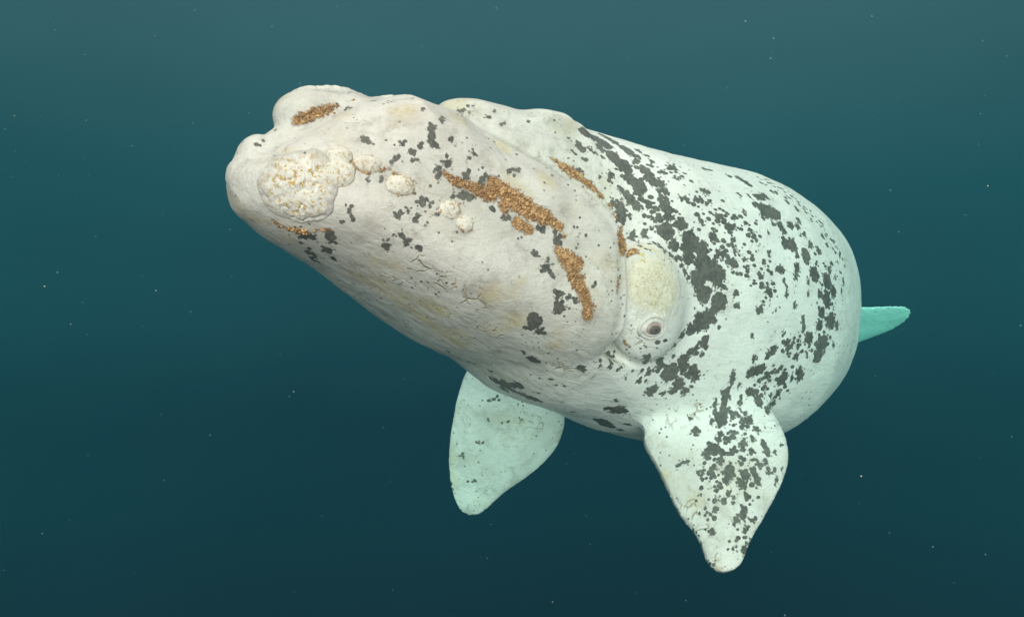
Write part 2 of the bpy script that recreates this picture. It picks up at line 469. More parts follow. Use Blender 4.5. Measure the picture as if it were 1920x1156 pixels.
 [1.738,0.579,0.011,1.738,0.579,0.011,0.0095],
 [1.687,0.572,-0.107,1.687,0.572,-0.107,0.0065],
 [1.809,0.589,-0.071,1.809,0.589,-0.071,0.0106],
 [1.893,0.598,-0.018,1.893,0.598,-0.018,0.0069],
 [1.597,0.546,-0.207,1.597,0.546,-0.207,0.0091],
 [1.701,0.571,0.046,1.732,0.575,0.047,0.0114],
 [1.752,0.581,-0.01,1.752,0.581,-0.01,0.0057],
 [1.646,0.496,0.275,1.646,0.496,0.275,0.0134],
 [1.684,0.509,0.263,1.735,0.516,0.266,0.0311],
 [1.765,0.521,0.265,1.765,0.521,0.265,0.0236],
 [1.761,0.538,0.226,1.776,0.548,0.204,0.0156],
 [1.665,0.522,0.23,1.665,0.522,0.23,0.0115],
 [1.681,0.479,0.314,1.751,0.479,0.331,0.0148],
 [1.719,0.535,0.217,1.719,0.535,0.217,0.0097],
 [1.828,0.546,0.232,1.828,0.546,0.232,0.0169],
 [1.87,0.55,0.236,1.87,0.55,0.236,0.012],
 [1.77,0.562,0.154,1.77,0.562,0.154,0.0233],
 [1.808,0.568,0.153,1.808,0.568,0.153,0.0274],
 [1.882,0.583,0.127,1.882,0.583,0.127,0.0278],
 [1.924,0.576,0.176,1.924,0.576,0.176,0.0161],
 [1.975,0.585,0.162,1.975,0.585,0.162,0.0143],
 [1.89,0.589,0.095,1.89,0.589,0.095,0.0099],
 [1.825,0.578,0.116,1.825,0.578,0.116,0.0117],
 [1.818,0.584,0.067,1.818,0.584,0.067,0.0165],
 [1.809,0.586,0.034,1.809,0.586,0.034,0.0126],
 [1.927,0.597,0.062,1.927,0.597,0.062,0.0279],
 [2.016,0.604,0.053,2.016,0.604,0.053,0.0327],
 [1.885,0.595,0.03,1.885,0.595,0.03,0.0118],
 [1.97,0.604,-0.004,1.97,0.604,-0.004,0.0161],
 [2.067,0.608,0.02,2.067,0.608,0.02,0.0248],
 [2.018,0.608,-0.021,2.018,0.608,-0.021,0.0285],
 [1.992,0.606,-0.074,1.992,0.606,-0.074,0.0242],
 [2.062,0.609,-0.098,2.062,0.609,-0.098,0.0329],
 [1.985,0.604,-0.124,1.985,0.604,-0.124,0.0201],
 [2.121,0.609,-0.107,2.121,0.609,-0.107,0.0168],
 [2.019,0.6,-0.185,2.019,0.6,-0.185,0.0325],
 [1.928,0.595,-0.179,1.928,0.595,-0.179,0.0238],
 [2.01,0.591,-0.235,2.01,0.591,-0.235,0.0324],
 [2.108,0.602,-0.184,2.108,0.602,-0.184,0.0104],
 [1.869,0.595,-0.111,1.89,0.594,-0.152,0.0098],
 [1.792,0.576,-0.209,1.803,0.574,-0.227,0.0125],
 [1.829,0.58,-0.209,1.829,0.58,-0.209,0.0116],
 [1.872,0.584,-0.217,1.872,0.584,-0.217,0.0127],
 [1.73,0.563,-0.234,1.701,0.553,-0.264,0.0132],
 [1.642,0.537,-0.284,1.642,0.537,-0.284,0.0111],
 [1.76,0.576,-0.181,1.76,0.576,-0.181,0.0076],
 [1.877,0.576,-0.256,1.877,0.576,-0.256,0.0117],
 [1.935,0.587,-0.234,1.935,0.587,-0.234,0.0089],
 [1.678,0.407,0.397,1.701,0.435,0.374,0.016],
 [1.62,0.401,0.39,1.62,0.401,0.39,0.0138],
 [1.535,0.373,0.396,1.499,0.37,0.39,0.0087],
 [1.817,0.422,0.41,1.832,0.432,0.404,0.0083],
 [1.858,0.463,0.377,1.858,0.463,0.377,0.0103],
 [1.896,0.54,0.268,1.896,0.54,0.268,0.0122],
 [1.883,0.496,0.341,1.883,0.496,0.341,0.0092],
 [1.929,0.516,0.321,1.929,0.516,0.321,0.0124],
 [1.18,0.355,0.303,1.193,0.383,0.259,0.0193],
 [1.222,0.397,0.254,1.222,0.397,0.254,0.0158],
 [1.211,0.403,0.229,1.233,0.412,0.228,0.0096],
 [1.227,0.419,0.202,1.227,0.419,0.202,0.0104],
 [1.31,0.369,0.341,1.321,0.374,0.338,0.0091],
 [1.251,0.379,0.304,1.251,0.379,0.304,0.008],
 [2.038,0.6,0.099,2.038,0.6,0.099,0.0144],
 [2.088,0.605,0.074,2.088,0.605,0.074,0.0094],
 [2.148,0.607,0.033,2.148,0.607,0.033,0.0085],
 [2.176,0.602,0.072,2.176,0.602,0.072,0.0075],
 [2.062,0.596,0.129,2.062,0.596,0.129,0.0104],
 [2.027,0.417,0.451,2.027,0.417,0.451,0.0077],
 [1.832,0.46,0.375,1.832,0.46,0.375,0.0092],
 [1.899,0.562,0.213,1.899,0.562,0.213,0.0111],
 [1.876,0.561,0.208,1.876,0.561,0.208,0.008],
 [2.043,0.567,0.237,2.043,0.567,0.237,0.0105],
 [2.058,0.578,0.205,2.058,0.578,0.205,0.0094],
 [1.583,0.467,0.303,1.585,0.475,0.291,0.0067],
 [1.64,0.477,0.306,1.64,0.477,0.306,0.0068],
 [1.567,0.502,0.233,1.567,0.502,0.233,0.0066],
 [0.934,-0.018,-0.445,1.032,0.094,-0.493,0.0172],
 [0.941,0.026,-0.449,0.949,0.098,-0.448,0.0169],
 [0.211,0.158,-0.113,0.211,0.158,-0.113,0.0128],
 [0.228,0.114,-0.135,0.228,0.114,-0.135,0.0149],
 [0.257,0.091,-0.149,0.257,0.091,-0.149,0.0089],
 [0.195,0.07,-0.134,0.215,0.032,-0.145,0.0062],
 [0.216,0.06,-0.142,0.238,0.009,-0.152,0.0063],
 [0.253,0.013,-0.156,0.253,0.013,-0.156,0.0042],
 [0.165,0.107,-0.113,0.165,0.107,-0.113,0.012],
 [0.173,0.128,-0.109,0.173,0.128,-0.109,0.0102],
 [0.334,0.277,-0.092,0.344,0.283,-0.093,0.0064],
 [0.323,0.246,-0.116,0.323,0.246,-0.116,0.0103],
 [0.359,0.285,-0.103,0.359,0.285,-0.103,0.0043],
 [0.383,0.295,-0.112,0.383,0.295,-0.112,0.0043],
 [0.674,0.411,-0.083,0.674,0.411,-0.083,0.0064],
 [0.71,0.422,-0.113,0.71,0.422,-0.113,0.0147],
 [0.73,0.429,-0.132,0.73,0.429,-0.132,0.0069],
 [0.755,0.436,-0.181,0.755,0.436,-0.181,0.0139],
 [0.766,0.431,-0.211,0.766,0.431,-0.211,0.013],
 [0.741,0.366,-0.273,0.741,0.366,-0.273,0.0189],
 [0.771,0.363,-0.288,0.771,0.363,-0.288,0.0143],
 [0.731,0.351,-0.279,0.731,0.351,-0.279,0.0095],
 [0.718,0.381,-0.249,0.718,0.381,-0.249,0.0112],
 [0.84,0.258,-0.359,0.84,0.258,-0.359,0.0153],
 [0.865,0.254,-0.367,0.865,0.254,-0.367,0.0082],
 [0.804,0.26,-0.348,0.804,0.26,-0.348,0.004],
 [0.832,-0.026,-0.393,0.832,-0.026,-0.393,0.009],
 [0.843,-0.017,-0.397,0.843,-0.017,-0.397,0.0056],
 [0.883,0.019,-0.416,0.883,0.019,-0.416,0.0073],
 [0.926,0.008,-0.441,0.926,0.008,-0.441,0.0114],
 [0.948,0.043,-0.453,0.948,0.043,-0.453,0.017],
 [0.942,0.105,-0.442,0.942,0.105,-0.442,0.0144],
 [0.982,-0.019,-0.473,0.982,-0.019,-0.473,0.0176],
 [0.992,0.055,-0.477,0.992,0.055,-0.477,0.0195],
 [1.021,0.089,-0.488,1.021,0.089,-0.488,0.0177],
 [0.991,0.141,-0.463,0.991,0.141,-0.463,0.0067],
 [1.05,0.107,-0.496,1.05,0.107,-0.496,0.0082],
 [0.738,-0.023,-0.366,0.738,-0.023,-0.366,0.0049],
 [0.797,-0.039,-0.383,0.797,-0.039,-0.383,0.0039],
 [0.92,-0.011,-0.437,0.92,-0.011,-0.437,0.0069],
 [0.961,0.233,-0.415,0.961,0.233,-0.415,0.0043],
 [0.943,0.197,-0.419,0.943,0.197,-0.419,0.0043],
 [1.12,0.322,-0.319,1.12,0.322,-0.319,0.0076],
 [1.129,0.331,-0.324,1.129,0.331,-0.324,0.0068],
 [1.101,0.326,-0.323,1.101,0.326,-0.323,0.006],
 [1.072,0.374,-0.347,1.072,0.374,-0.347,0.0103],
 [1.107,0.358,-0.339,1.107,0.358,-0.339,0.0067],
 [1.067,0.375,-0.361,1.067,0.375,-0.361,0.008],
 [1.014,0.377,-0.345,1.014,0.377,-0.345,0.0054],
 [1.025,0.371,-0.362,1.025,0.371,-0.362,0.0051],
 [1.118,0.371,-0.367,1.118,0.371,-0.367,0.0082],
 [1.128,0.374,-0.36,1.128,0.374,-0.36,0.0067],
 [0.977,0.333,-0.371,0.991,0.333,-0.379,0.0085],
 [1.166,0.437,-0.321,1.219,0.398,-0.337,0.0105],
 [1.27,0.408,-0.323,1.289,0.4,-0.341,0.0155],
 [1.287,0.395,-0.354,1.287,0.395,-0.354,0.0109],
 [1.336,0.406,-0.362,1.336,0.406,-0.362,0.0331],
 [1.359,0.438,-0.315,1.379,0.434,-0.339,0.0173],
 [1.416,0.446,-0.341,1.436,0.439,-0.366,0.0176],
 [1.408,0.431,-0.362,1.408,0.431,-0.362,0.0159],
 [1.397,0.405,-0.397,1.397,0.405,-0.397,0.024],
 [1.438,0.402,-0.421,1.438,0.402,-0.421,0.0146],
 [1.391,0.388,-0.418,1.391,0.388,-0.418,0.0161],
 [1.309,0.36,-0.428,1.309,0.36,-0.428,0.0237],
 [1.363,0.37,-0.431,1.363,0.37,-0.431,0.0104],
 [1.253,0.384,-0.366,1.253,0.384,-0.366,0.0124],
 [1.219,0.379,-0.366,1.219,0.379,-0.366,0.0084],
 [1.233,0.367,-0.397,1.233,0.367,-0.397,0.01],
 [1.262,0.372,-0.395,1.262,0.372,-0.395,0.007],
 [1.384,0.462,-0.283,1.384,0.462,-0.283,0.0157],
 [1.397,0.476,-0.256,1.415,0.48,-0.263,0.011],
 [1.409,0.486,-0.238,1.409,0.486,-0.238,0.0126],
 [1.416,0.471,-0.289,1.416,0.471,-0.289,0.0071],
 [1.318,0.428,-0.306,1.318,0.428,-0.306,0.0078],
 [1.288,0.243,-0.505,1.288,0.243,-0.505,0.0327],
 [1.253,0.229,-0.501,1.253,0.229,-0.501,0.0162],
 [1.218,0.281,-0.471,1.218,0.281,-0.471,0.0087],
 [1.417,0.187,-0.56,1.417,0.187,-0.56,0.0121],
 [1.47,0.112,-0.591,1.47,0.112,-0.591,0.0125],
 [1.359,0.11,-0.557,1.415,0.092,-0.576,0.0299],
 [1.196,0.117,-0.526,1.196,0.117,-0.526,0.01],
 [1.504,0.415,-0.554,1.504,0.415,-0.554,0.0139],
 [0.716,0.424,-0.108,0.711,0.423,-0.117,0.0118],
 [0.732,0.429,-0.132,0.732,0.429,-0.132,0.0059],
 [0.756,0.436,-0.18,0.756,0.436,-0.18,0.013],
 [0.768,0.433,-0.21,0.774,0.428,-0.225,0.0109],
 [0.785,0.448,-0.179,0.788,0.447,-0.194,0.0044],
 [0.806,0.455,-0.192,0.806,0.455,-0.192,0.0077],
 [0.853,0.477,-0.143,0.859,0.479,-0.149,0.0055],
 [0.735,0.383,-0.256,0.735,0.383,-0.256,0.0132],
 [0.767,0.365,-0.285,0.767,0.365,-0.285,0.0134],
 [0.86,0.261,-0.364,0.86,0.261,-0.364,0.009],
 [0.739,0.431,-0.036,0.739,0.431,-0.036,0.012],
 [0.731,0.429,-0.017,0.731,0.429,-0.017,0.0081],
 [1.1,0.391,0.052,1.1,0.391,0.052,0.0105],
 [1.108,0.391,0.066,1.108,0.391,0.066,0.0067],
 [1.14,0.411,0.065,1.14,0.411,0.065,0.009],
 [1.159,0.436,0.042,1.159,0.436,0.042,0.0075],
 [1.174,0.448,0.032,1.174,0.448,0.032,0.0075],
 [1.112,0.453,0.007,1.112,0.453,0.007,0.0066],
 [1.183,0.457,0.021,1.183,0.457,0.021,0.0075],
 [1.209,0.461,0.013,1.209,0.461,0.013,0.0083],
 [1.236,0.464,0.006,1.236,0.464,0.006,0.0099],
 [1.261,0.47,-0.015,1.261,0.47,-0.015,0.0084],
 [1.278,0.474,-0.031,1.278,0.474,-0.031,0.0107],
 [1.297,0.478,-0.052,1.297,0.478,-0.052,0.0084],
 [1.096,0.434,0.018,1.096,0.434,0.018,0.0051],
 [1.113,0.412,0.041,1.113,0.412,0.041,0.006],
 [1.164,0.363,-0.392,1.164,0.363,-0.392,0.0061],
 [1.18,0.375,-0.366,1.18,0.375,-0.366,0.0045],
 [1.003,0.242,-0.433,1.003,0.242,-0.433,0.0044],
 [0.992,0.228,-0.434,0.992,0.228,-0.434,0.0038],
 [1.349,-0.541,-0.555,1.356,-0.535,-0.55,0.0049],
 [1.368,-0.524,-0.546,1.374,-0.517,-0.541,0.0049],
 [1.377,-0.512,-0.533,1.384,-0.512,-0.546,0.0033],
 [1.441,-0.514,-0.646,1.448,-0.507,-0.643,0.0041],
 [1.358,-0.601,-0.749,1.384,-0.585,-0.749,0.0033],
 [1.376,-0.658,-0.931,1.402,-0.638,-0.927,0.0034],
 [1.314,-0.663,-0.816,1.329,-0.649,-0.818,0.0033],
 [1.372,-0.555,-0.644,1.372,-0.555,-0.644,0.0041],
 [1.491,-0.463,-0.619,1.487,-0.47,-0.631,0.0041],
 [1.317,-0.657,-0.809,1.32,-0.652,-0.801,0.0025],
 [1.432,-0.522,-0.65,1.432,-0.522,-0.65,0.0033],
 [1.567,0.5,-0.337,1.591,0.489,-0.373,0.009],
 [1.583,0.471,-0.404,1.593,0.461,-0.445,0.0166],
 [1.596,0.461,-0.471,1.576,0.461,-0.517,0.0182],
 [1.563,0.445,-0.441,1.569,0.44,-0.487,0.0091],
 [1.558,0.438,-0.507,1.551,0.44,-0.52,0.0074],
 [1.623,0.482,-0.478,1.618,0.483,-0.494,0.0075],
 [1.639,0.49,-0.46,1.639,0.49,-0.46,0.0067],
 [1.563,0.479,-0.551,1.542,0.479,-0.573,0.0089],
 [1.513,0.478,-0.605,1.513,0.478,-0.605,0.024],
 [1.494,0.469,-0.619,1.494,0.469,-0.619,0.0128],
 [1.533,0.506,-0.613,1.513,0.509,-0.638,0.0095],
 [1.568,0.519,-0.593,1.553,0.521,-0.611,0.0072],
 [1.646,0.493,-0.419,1.645,0.492,-0.439,0.0075],
 [1.503,0.413,-0.554,1.503,0.413,-0.554,0.0147],
 [1.503,0.385,-0.505,1.504,0.388,-0.515,0.0033],
 [1.661,0.507,-0.47,1.628,0.515,-0.526,0.0066],
 [1.671,0.521,-0.485,1.661,0.523,-0.501,0.0066],
 [1.67,0.548,-0.524,1.67,0.548,-0.524,0.0115],
 [1.64,0.549,-0.556,1.64,0.549,-0.556,0.0081],
 [1.669,0.579,-0.565,1.657,0.595,-0.6,0.0089],
 [1.61,0.535,-0.571,1.596,0.538,-0.59,0.0105],
 [1.618,0.56,-0.596,1.618,0.56,-0.596,0.0113],
 [1.611,0.573,-0.622,1.611,0.573,-0.622,0.008],
 [1.622,0.592,-0.638,1.622,0.592,-0.638,0.0103],
 [1.643,0.6,-0.625,1.643,0.6,-0.625,0.0064],
 [1.641,0.612,-0.647,1.639,0.618,-0.659,0.0071],
 [1.654,0.621,-0.646,1.649,0.624,-0.658,0.0056],
 [1.653,0.635,-0.675,1.643,0.637,-0.692,0.0055],
 [1.686,0.609,-0.592,1.686,0.609,-0.592,0.0048],
 [1.685,0.636,-0.644,1.681,0.639,-0.656,0.004],
 [1.727,0.611,-0.566,1.727,0.611,-0.566,0.0049],
 [1.53,0.531,-0.647,1.505,0.53,-0.671,0.0086],
 [1.528,0.544,-0.666,1.491,0.543,-0.698,0.0109],
 [1.558,0.568,-0.672,1.558,0.568,-0.672,0.0188],
 [1.536,0.575,-0.7,1.536,0.575,-0.7,0.0171],
 [1.595,0.584,-0.657,1.591,0.606,-0.696,0.0118],
 [1.537,0.597,-0.732,1.528,0.6,-0.743,0.0077],
 [1.49,0.567,-0.727,1.457,0.562,-0.756,0.0061],
 [1.507,0.607,-0.77,1.492,0.612,-0.791,0.0121],
 [1.472,0.606,-0.797,1.453,0.605,-0.813,0.0067],
 [1.516,0.63,-0.804,1.538,0.635,-0.798,0.006],
 [1.498,0.63,-0.817,1.478,0.63,-0.833,0.0037],
 [1.443,0.644,-0.886,1.458,0.647,-0.881,0.0051],
 [1.437,0.627,-0.861,1.421,0.628,-0.876,0.0037],
 [1.468,0.482,-0.669,1.452,0.468,-0.681,0.0039],
 [1.483,0.512,-0.676,1.466,0.506,-0.692,0.0055],
 [1.474,0.538,-0.711,1.453,0.535,-0.735,0.0046],
 [1.452,0.547,-0.747,1.44,0.541,-0.759,0.0046],
 [1.424,0.547,-0.79,1.419,0.544,-0.796,0.0045],
 [1.401,0.558,-0.838,1.395,0.552,-0.845,0.0045],
 [1.405,0.573,-0.843,1.396,0.562,-0.851,0.0037],
 [1.647,0.522,-0.33,1.696,0.537,-0.312,0.0183],
 [1.724,0.523,-0.426,1.724,0.523,-0.426,0.0194],
 [1.868,0.501,-0.434,1.746,0.543,-0.457,0.0112],
 [1.842,0.55,-0.329,1.833,0.542,-0.348,0.0217],
 [1.92,0.568,-0.302,1.94,0.563,-0.322,0.0177],
 [1.893,0.554,-0.333,1.893,0.554,-0.333,0.0114],
 [1.712,0.525,-0.353,1.743,0.536,-0.333,0.0093],
 [1.672,0.506,-0.397,1.708,0.516,-0.397,0.0118],
 [1.855,0.526,-0.386,1.855,0.526,-0.386,0.0114],
 [1.852,0.515,-0.409,1.852,0.515,-0.409,0.0088],
 [1.629,0.5,-0.373,1.622,0.493,-0.384,0.005],
 [1.799,0.555,-0.301,1.786,0.548,-0.316,0.0077],
 [1.808,0.522,-0.403,1.808,0.522,-0.403,0.0069],
 [1.768,0.531,-0.352,1.768,0.531,-0.352,0.0077],
 [1.49,0.645,-0.859,1.445,0.646,-0.888,0.0037],
 [1.373,0.602,-0.921,1.367,0.592,-0.925,0.0036],
 [1.388,0.632,-0.936,1.382,0.627,-0.943,0.0043],
 [1.422,0.405,-0.666,1.436,0.418,-0.657,0.0048],
 [1.443,0.424,-0.654,1.452,0.432,-0.647,0.0032],
 [1.601,0.506,-0.543,1.581,0.505,-0.563,0.0073],
 [1.571,0.497,-0.564,1.551,0.496,-0.583,0.0065],
 [1.485,0.5,-0.663,1.468,0.497,-0.682,0.0055],
 [1.5,0.578,-0.734,1.479,0.579,-0.754,0.0046],
 [1.661,0.519,-0.495,1.645,0.523,-0.518,0.0058],
]
LICE = [
 [0.21,0.237,0.067,0.245,0.254,0.086,0.0074],
 [0.221,0.243,0.053,0.249,0.257,0.043,0.008],
 [0.268,0.266,0.058,0.288,0.275,0.066,0.0087],
 [0.208,0.237,0.045,0.208,0.237,0.045,0.0073],
 [0.252,0.258,0.083,0.266,0.265,0.074,0.0062],
 [0.3,0.28,0.055,0.352,0.301,0.043,0.0075],
 [0.293,0.277,0.018,0.319,0.288,0.007,0.0062],
 [0.319,0.288,0.007,0.346,0.299,0.018,0.0063],
 [0.091,0.08,-0.084,0.129,0.092,-0.101,0.0088],
 [0.133,0.1,-0.1,0.163,0.127,-0.105,0.0126],
 [0.174,0.148,-0.1,0.197,0.178,-0.094,0.0087],
 [0.415,0.325,-0.017,0.452,0.338,-0.034,0.0057],
 [0.461,0.342,-0.045,0.483,0.349,-0.06,0.0058],
 [0.483,0.349,-0.06,0.502,0.356,-0.05,0.0052],
 [0.459,0.341,0.012,0.488,0.351,0.009,0.0039],
 [0.163,0.199,0.091,0.206,0.226,0.103,0.0043],
 [0.161,0.208,0.058,0.207,0.235,0.062,0.0043],
 [0.124,0.063,0.183,0.151,0.082,0.2,0.0181],
 [0.151,0.082,0.201,0.196,0.087,0.236,0.0177],
 [0.192,0.087,0.236,0.22,0.089,0.252,0.0079],
 [0.24,0.09,0.267,0.262,0.088,0.282,0.0054],
 [0.085,0.036,0.151,0.085,0.036,0.151,0.0058],
 [0.413,0.324,0.083,0.446,0.336,0.065,0.0115],
 [0.446,0.336,0.065,0.503,0.356,0.061,0.0168],
 [0.503,0.356,0.057,0.545,0.37,0.048,0.021],
 [0.546,0.371,0.082,0.587,0.384,0.057,0.0265],
 [0.587,0.384,0.057,0.642,0.401,0.034,0.0321],
 [0.642,0.401,0.034,0.698,0.419,0.019,0.0271],
 [0.698,0.419,0.019,0.741,0.432,0.001,0.0164],
 [0.573,0.379,0.029,0.583,0.382,0.018,0.0166],
 [0.616,0.393,-0.01,0.652,0.404,-0.02,0.0201],
 [0.755,0.437,-0.019,0.755,0.437,-0.019,0.0069],
 [0.848,0.26,0.258,0.883,0.276,0.24,0.0101],
 [0.883,0.276,0.24,0.929,0.295,0.219,0.0203],
 [0.929,0.295,0.219,0.98,0.319,0.189,0.0157],
 [0.98,0.319,0.189,1.01,0.334,0.164,0.0103],
 [1.025,0.343,0.147,1.055,0.361,0.101,0.0071],
 [1.066,0.368,0.072,0.937,0.489,-0.013,0.0151],
 [0.949,0.49,-0.011,1.065,0.433,-0.008,0.0179],
 [0.736,0.431,-0.063,0.781,0.446,-0.077,0.0149],
 [0.76,0.438,-0.08,0.798,0.453,-0.09,0.025],
 [0.783,0.447,-0.103,0.808,0.458,-0.147,0.025],
 [0.814,0.46,-0.151,0.842,0.469,-0.2,0.0218],
 [0.842,0.469,-0.2,0.853,0.463,-0.231,0.0202],
 [0.754,0.436,-0.018,0.754,0.436,-0.021,0.0083],
 [0.933,0.485,0.015,0.942,0.49,-0.033,0.0174],
 [0.948,0.49,-0.016,1.069,0.428,0.001,0.018],
 [0.928,0.496,-0.107,0.928,0.498,-0.156,0.0077],
 [1.064,0.421,-0.281,1.09,0.428,-0.298,0.0074],
]
YELLOW = [
 [0.339,0.078,-0.183,0.487,0.103,-0.252,0.0202],
 [0.487,0.103,-0.252,0.671,0.098,-0.336,0.0213],
 [0.378,0.134,-0.192,0.415,0.127,-0.212,0.0198],
 [0.503,0.176,-0.245,0.534,0.196,-0.255,0.0358],
 [0.456,0.147,-0.229,0.456,0.147,-0.229,0.0267],
 [0.689,0.342,-0.266,0.689,0.342,-0.266,0.0312],
 [0.592,0.351,-0.204,0.592,0.351,-0.204,0.0258],
 [0.637,0.15,-0.313,0.637,0.15,-0.313,0.0284],
 [0.373,0.219,-0.161,0.373,0.219,-0.161,0.0168],
 [0.671,0.098,-0.336,0.671,0.098,-0.336,0.0341],
 [0.809,0.394,-0.282,0.809,0.394,-0.282,0.0117],
 [0.838,0.362,-0.316,0.838,0.362,-0.316,0.0218],
 [1.092,0.464,-0.027,1.143,0.484,-0.042,0.0697],
 [0.335,0.252,0.237,0.335,0.252,0.237,0.0242],
 [0.212,0.155,0.202,0.212,0.155,0.202,0.0161],
 [0.314,0.24,0.233,0.314,0.24,0.233,0.0201],
 [0.47,0.284,0.252,0.47,0.284,0.252,0.021],
 [0.617,0.298,0.22,0.617,0.298,0.22,0.0264],
 [0.712,0.389,0.132,0.712,0.389,0.132,0.0305],
 [1.388,0.383,-0.701,1.388,0.383,-0.701,0.0159],
 [1.411,0.49,-0.76,1.411,0.49,-0.76,0.0185],
]
FLECK = [
 [1.927,0.481,0.371,2.137,0.559,0.259,0.051],
 [2.137,0.559,0.259,2.179,0.6,0.091,0.0517],
 [1.975,0.596,0.103,2.036,0.606,-0.134,0.0651],
 [1.901,0.402,0.444,1.983,0.505,0.348,0.0424],
 [1.808,0.576,-0.223,1.998,0.601,-0.171,0.0631],
 [1.174,0.406,0.166,1.17,0.414,0.108,0.0547],
 [1.443,0.512,0.085,1.644,0.566,-0.03,0.0874],
 [1.368,0.47,0.183,1.558,0.518,0.183,0.0727],
 [1.12,0.349,0.268,1.201,0.427,0.122,0.0815],
 [1.157,0.348,0.3,1.316,0.391,0.315,0.0527],
 [1.121,0.405,0.055,1.193,0.474,-0.009,0.0359],
 [1.102,0.453,-0.282,1.163,0.465,-0.287,0.0232],
 [1.316,0.404,-0.351,1.421,0.424,-0.381,0.038],
 [1.134,0.458,-0.29,1.209,0.472,-0.271,0.0235],
 [1.619,0.477,-0.468,1.576,0.524,-0.592,0.0458],
 [1.561,0.535,-0.621,1.552,0.587,-0.704,0.0567],
 [1.531,0.464,-0.569,1.439,0.52,-0.743,0.0316],
 [1.733,0.522,-0.372,1.882,0.553,-0.334,0.0622],
 [1.483,0.635,-0.838,1.438,0.644,-0.888,0.0235],
 [1.427,0.545,-0.784,1.389,0.524,-0.834,0.0302],
 [0.181,0.054,-0.132,0.211,0.048,-0.142,0.0164],
 [0.19,0.16,-0.102,0.239,0.118,-0.137,0.0199],
 [0.96,0.005,-0.461,0.993,0.094,-0.473,0.0327],
 [0.84,-0.031,-0.395,0.923,0.045,-0.438,0.0161],
]
WRINKLE = [
 [0.398,0.27,-0.147,0.581,0.314,-0.227,0.0318],
 [0.594,0.252,-0.265,0.686,0.274,-0.3,0.0249],
 [0.354,0.155,-0.174,0.42,0.198,-0.196,0.0172],
 [0.771,0.226,0.276,0.897,0.284,0.223,0.0116],
 [0.897,0.284,0.223,0.872,0.45,0.091,0.0084],
 [1.395,0.466,-0.764,1.397,0.54,-0.831,0.0365],
 [1.416,0.407,-0.678,1.406,0.471,-0.752,0.0157],
 [1.377,0.584,-0.898,1.374,0.615,-0.939,0.0145],
 [0.078,0.096,0.09,0.144,0.197,0.055,0.0192],
 [0.058,0.12,0.052,0.085,0.158,0.03,0.0151],
 [1.048,0.466,-0.138,1.109,0.491,-0.153,0.0228],
 [1.065,0.472,-0.187,1.094,0.48,-0.207,0.0228],
 [1.071,0.447,-0.262,1.139,0.467,-0.277,0.0231],
 [0.9,0.29,-0.365,1.02,0.338,-0.388,0.0289],
 [1.467,0.352,-0.517,1.511,0.396,-0.478,0.0398],
 [1.29,-0.617,-0.58,1.29,-0.617,-0.58,0.0329],
 [1.504,-0.453,-0.62,1.564,-0.418,-0.635,0.0398],
]
LICE_GROUPS = [[LICE[i] for i in g] for g in [[0, 1, 2, 3, 4, 5, 6, 7, 16], [8, 9, 10], [11, 12, 13], [14], [15], [17, 18, 19, 20], [21], [22, 23, 24, 25, 26, 27, 28, 29, 30, 31, 44], [32, 33, 34, 35, 36, 37, 38, 45, 46], [39, 40, 41, 42, 43], [47], [48]]]
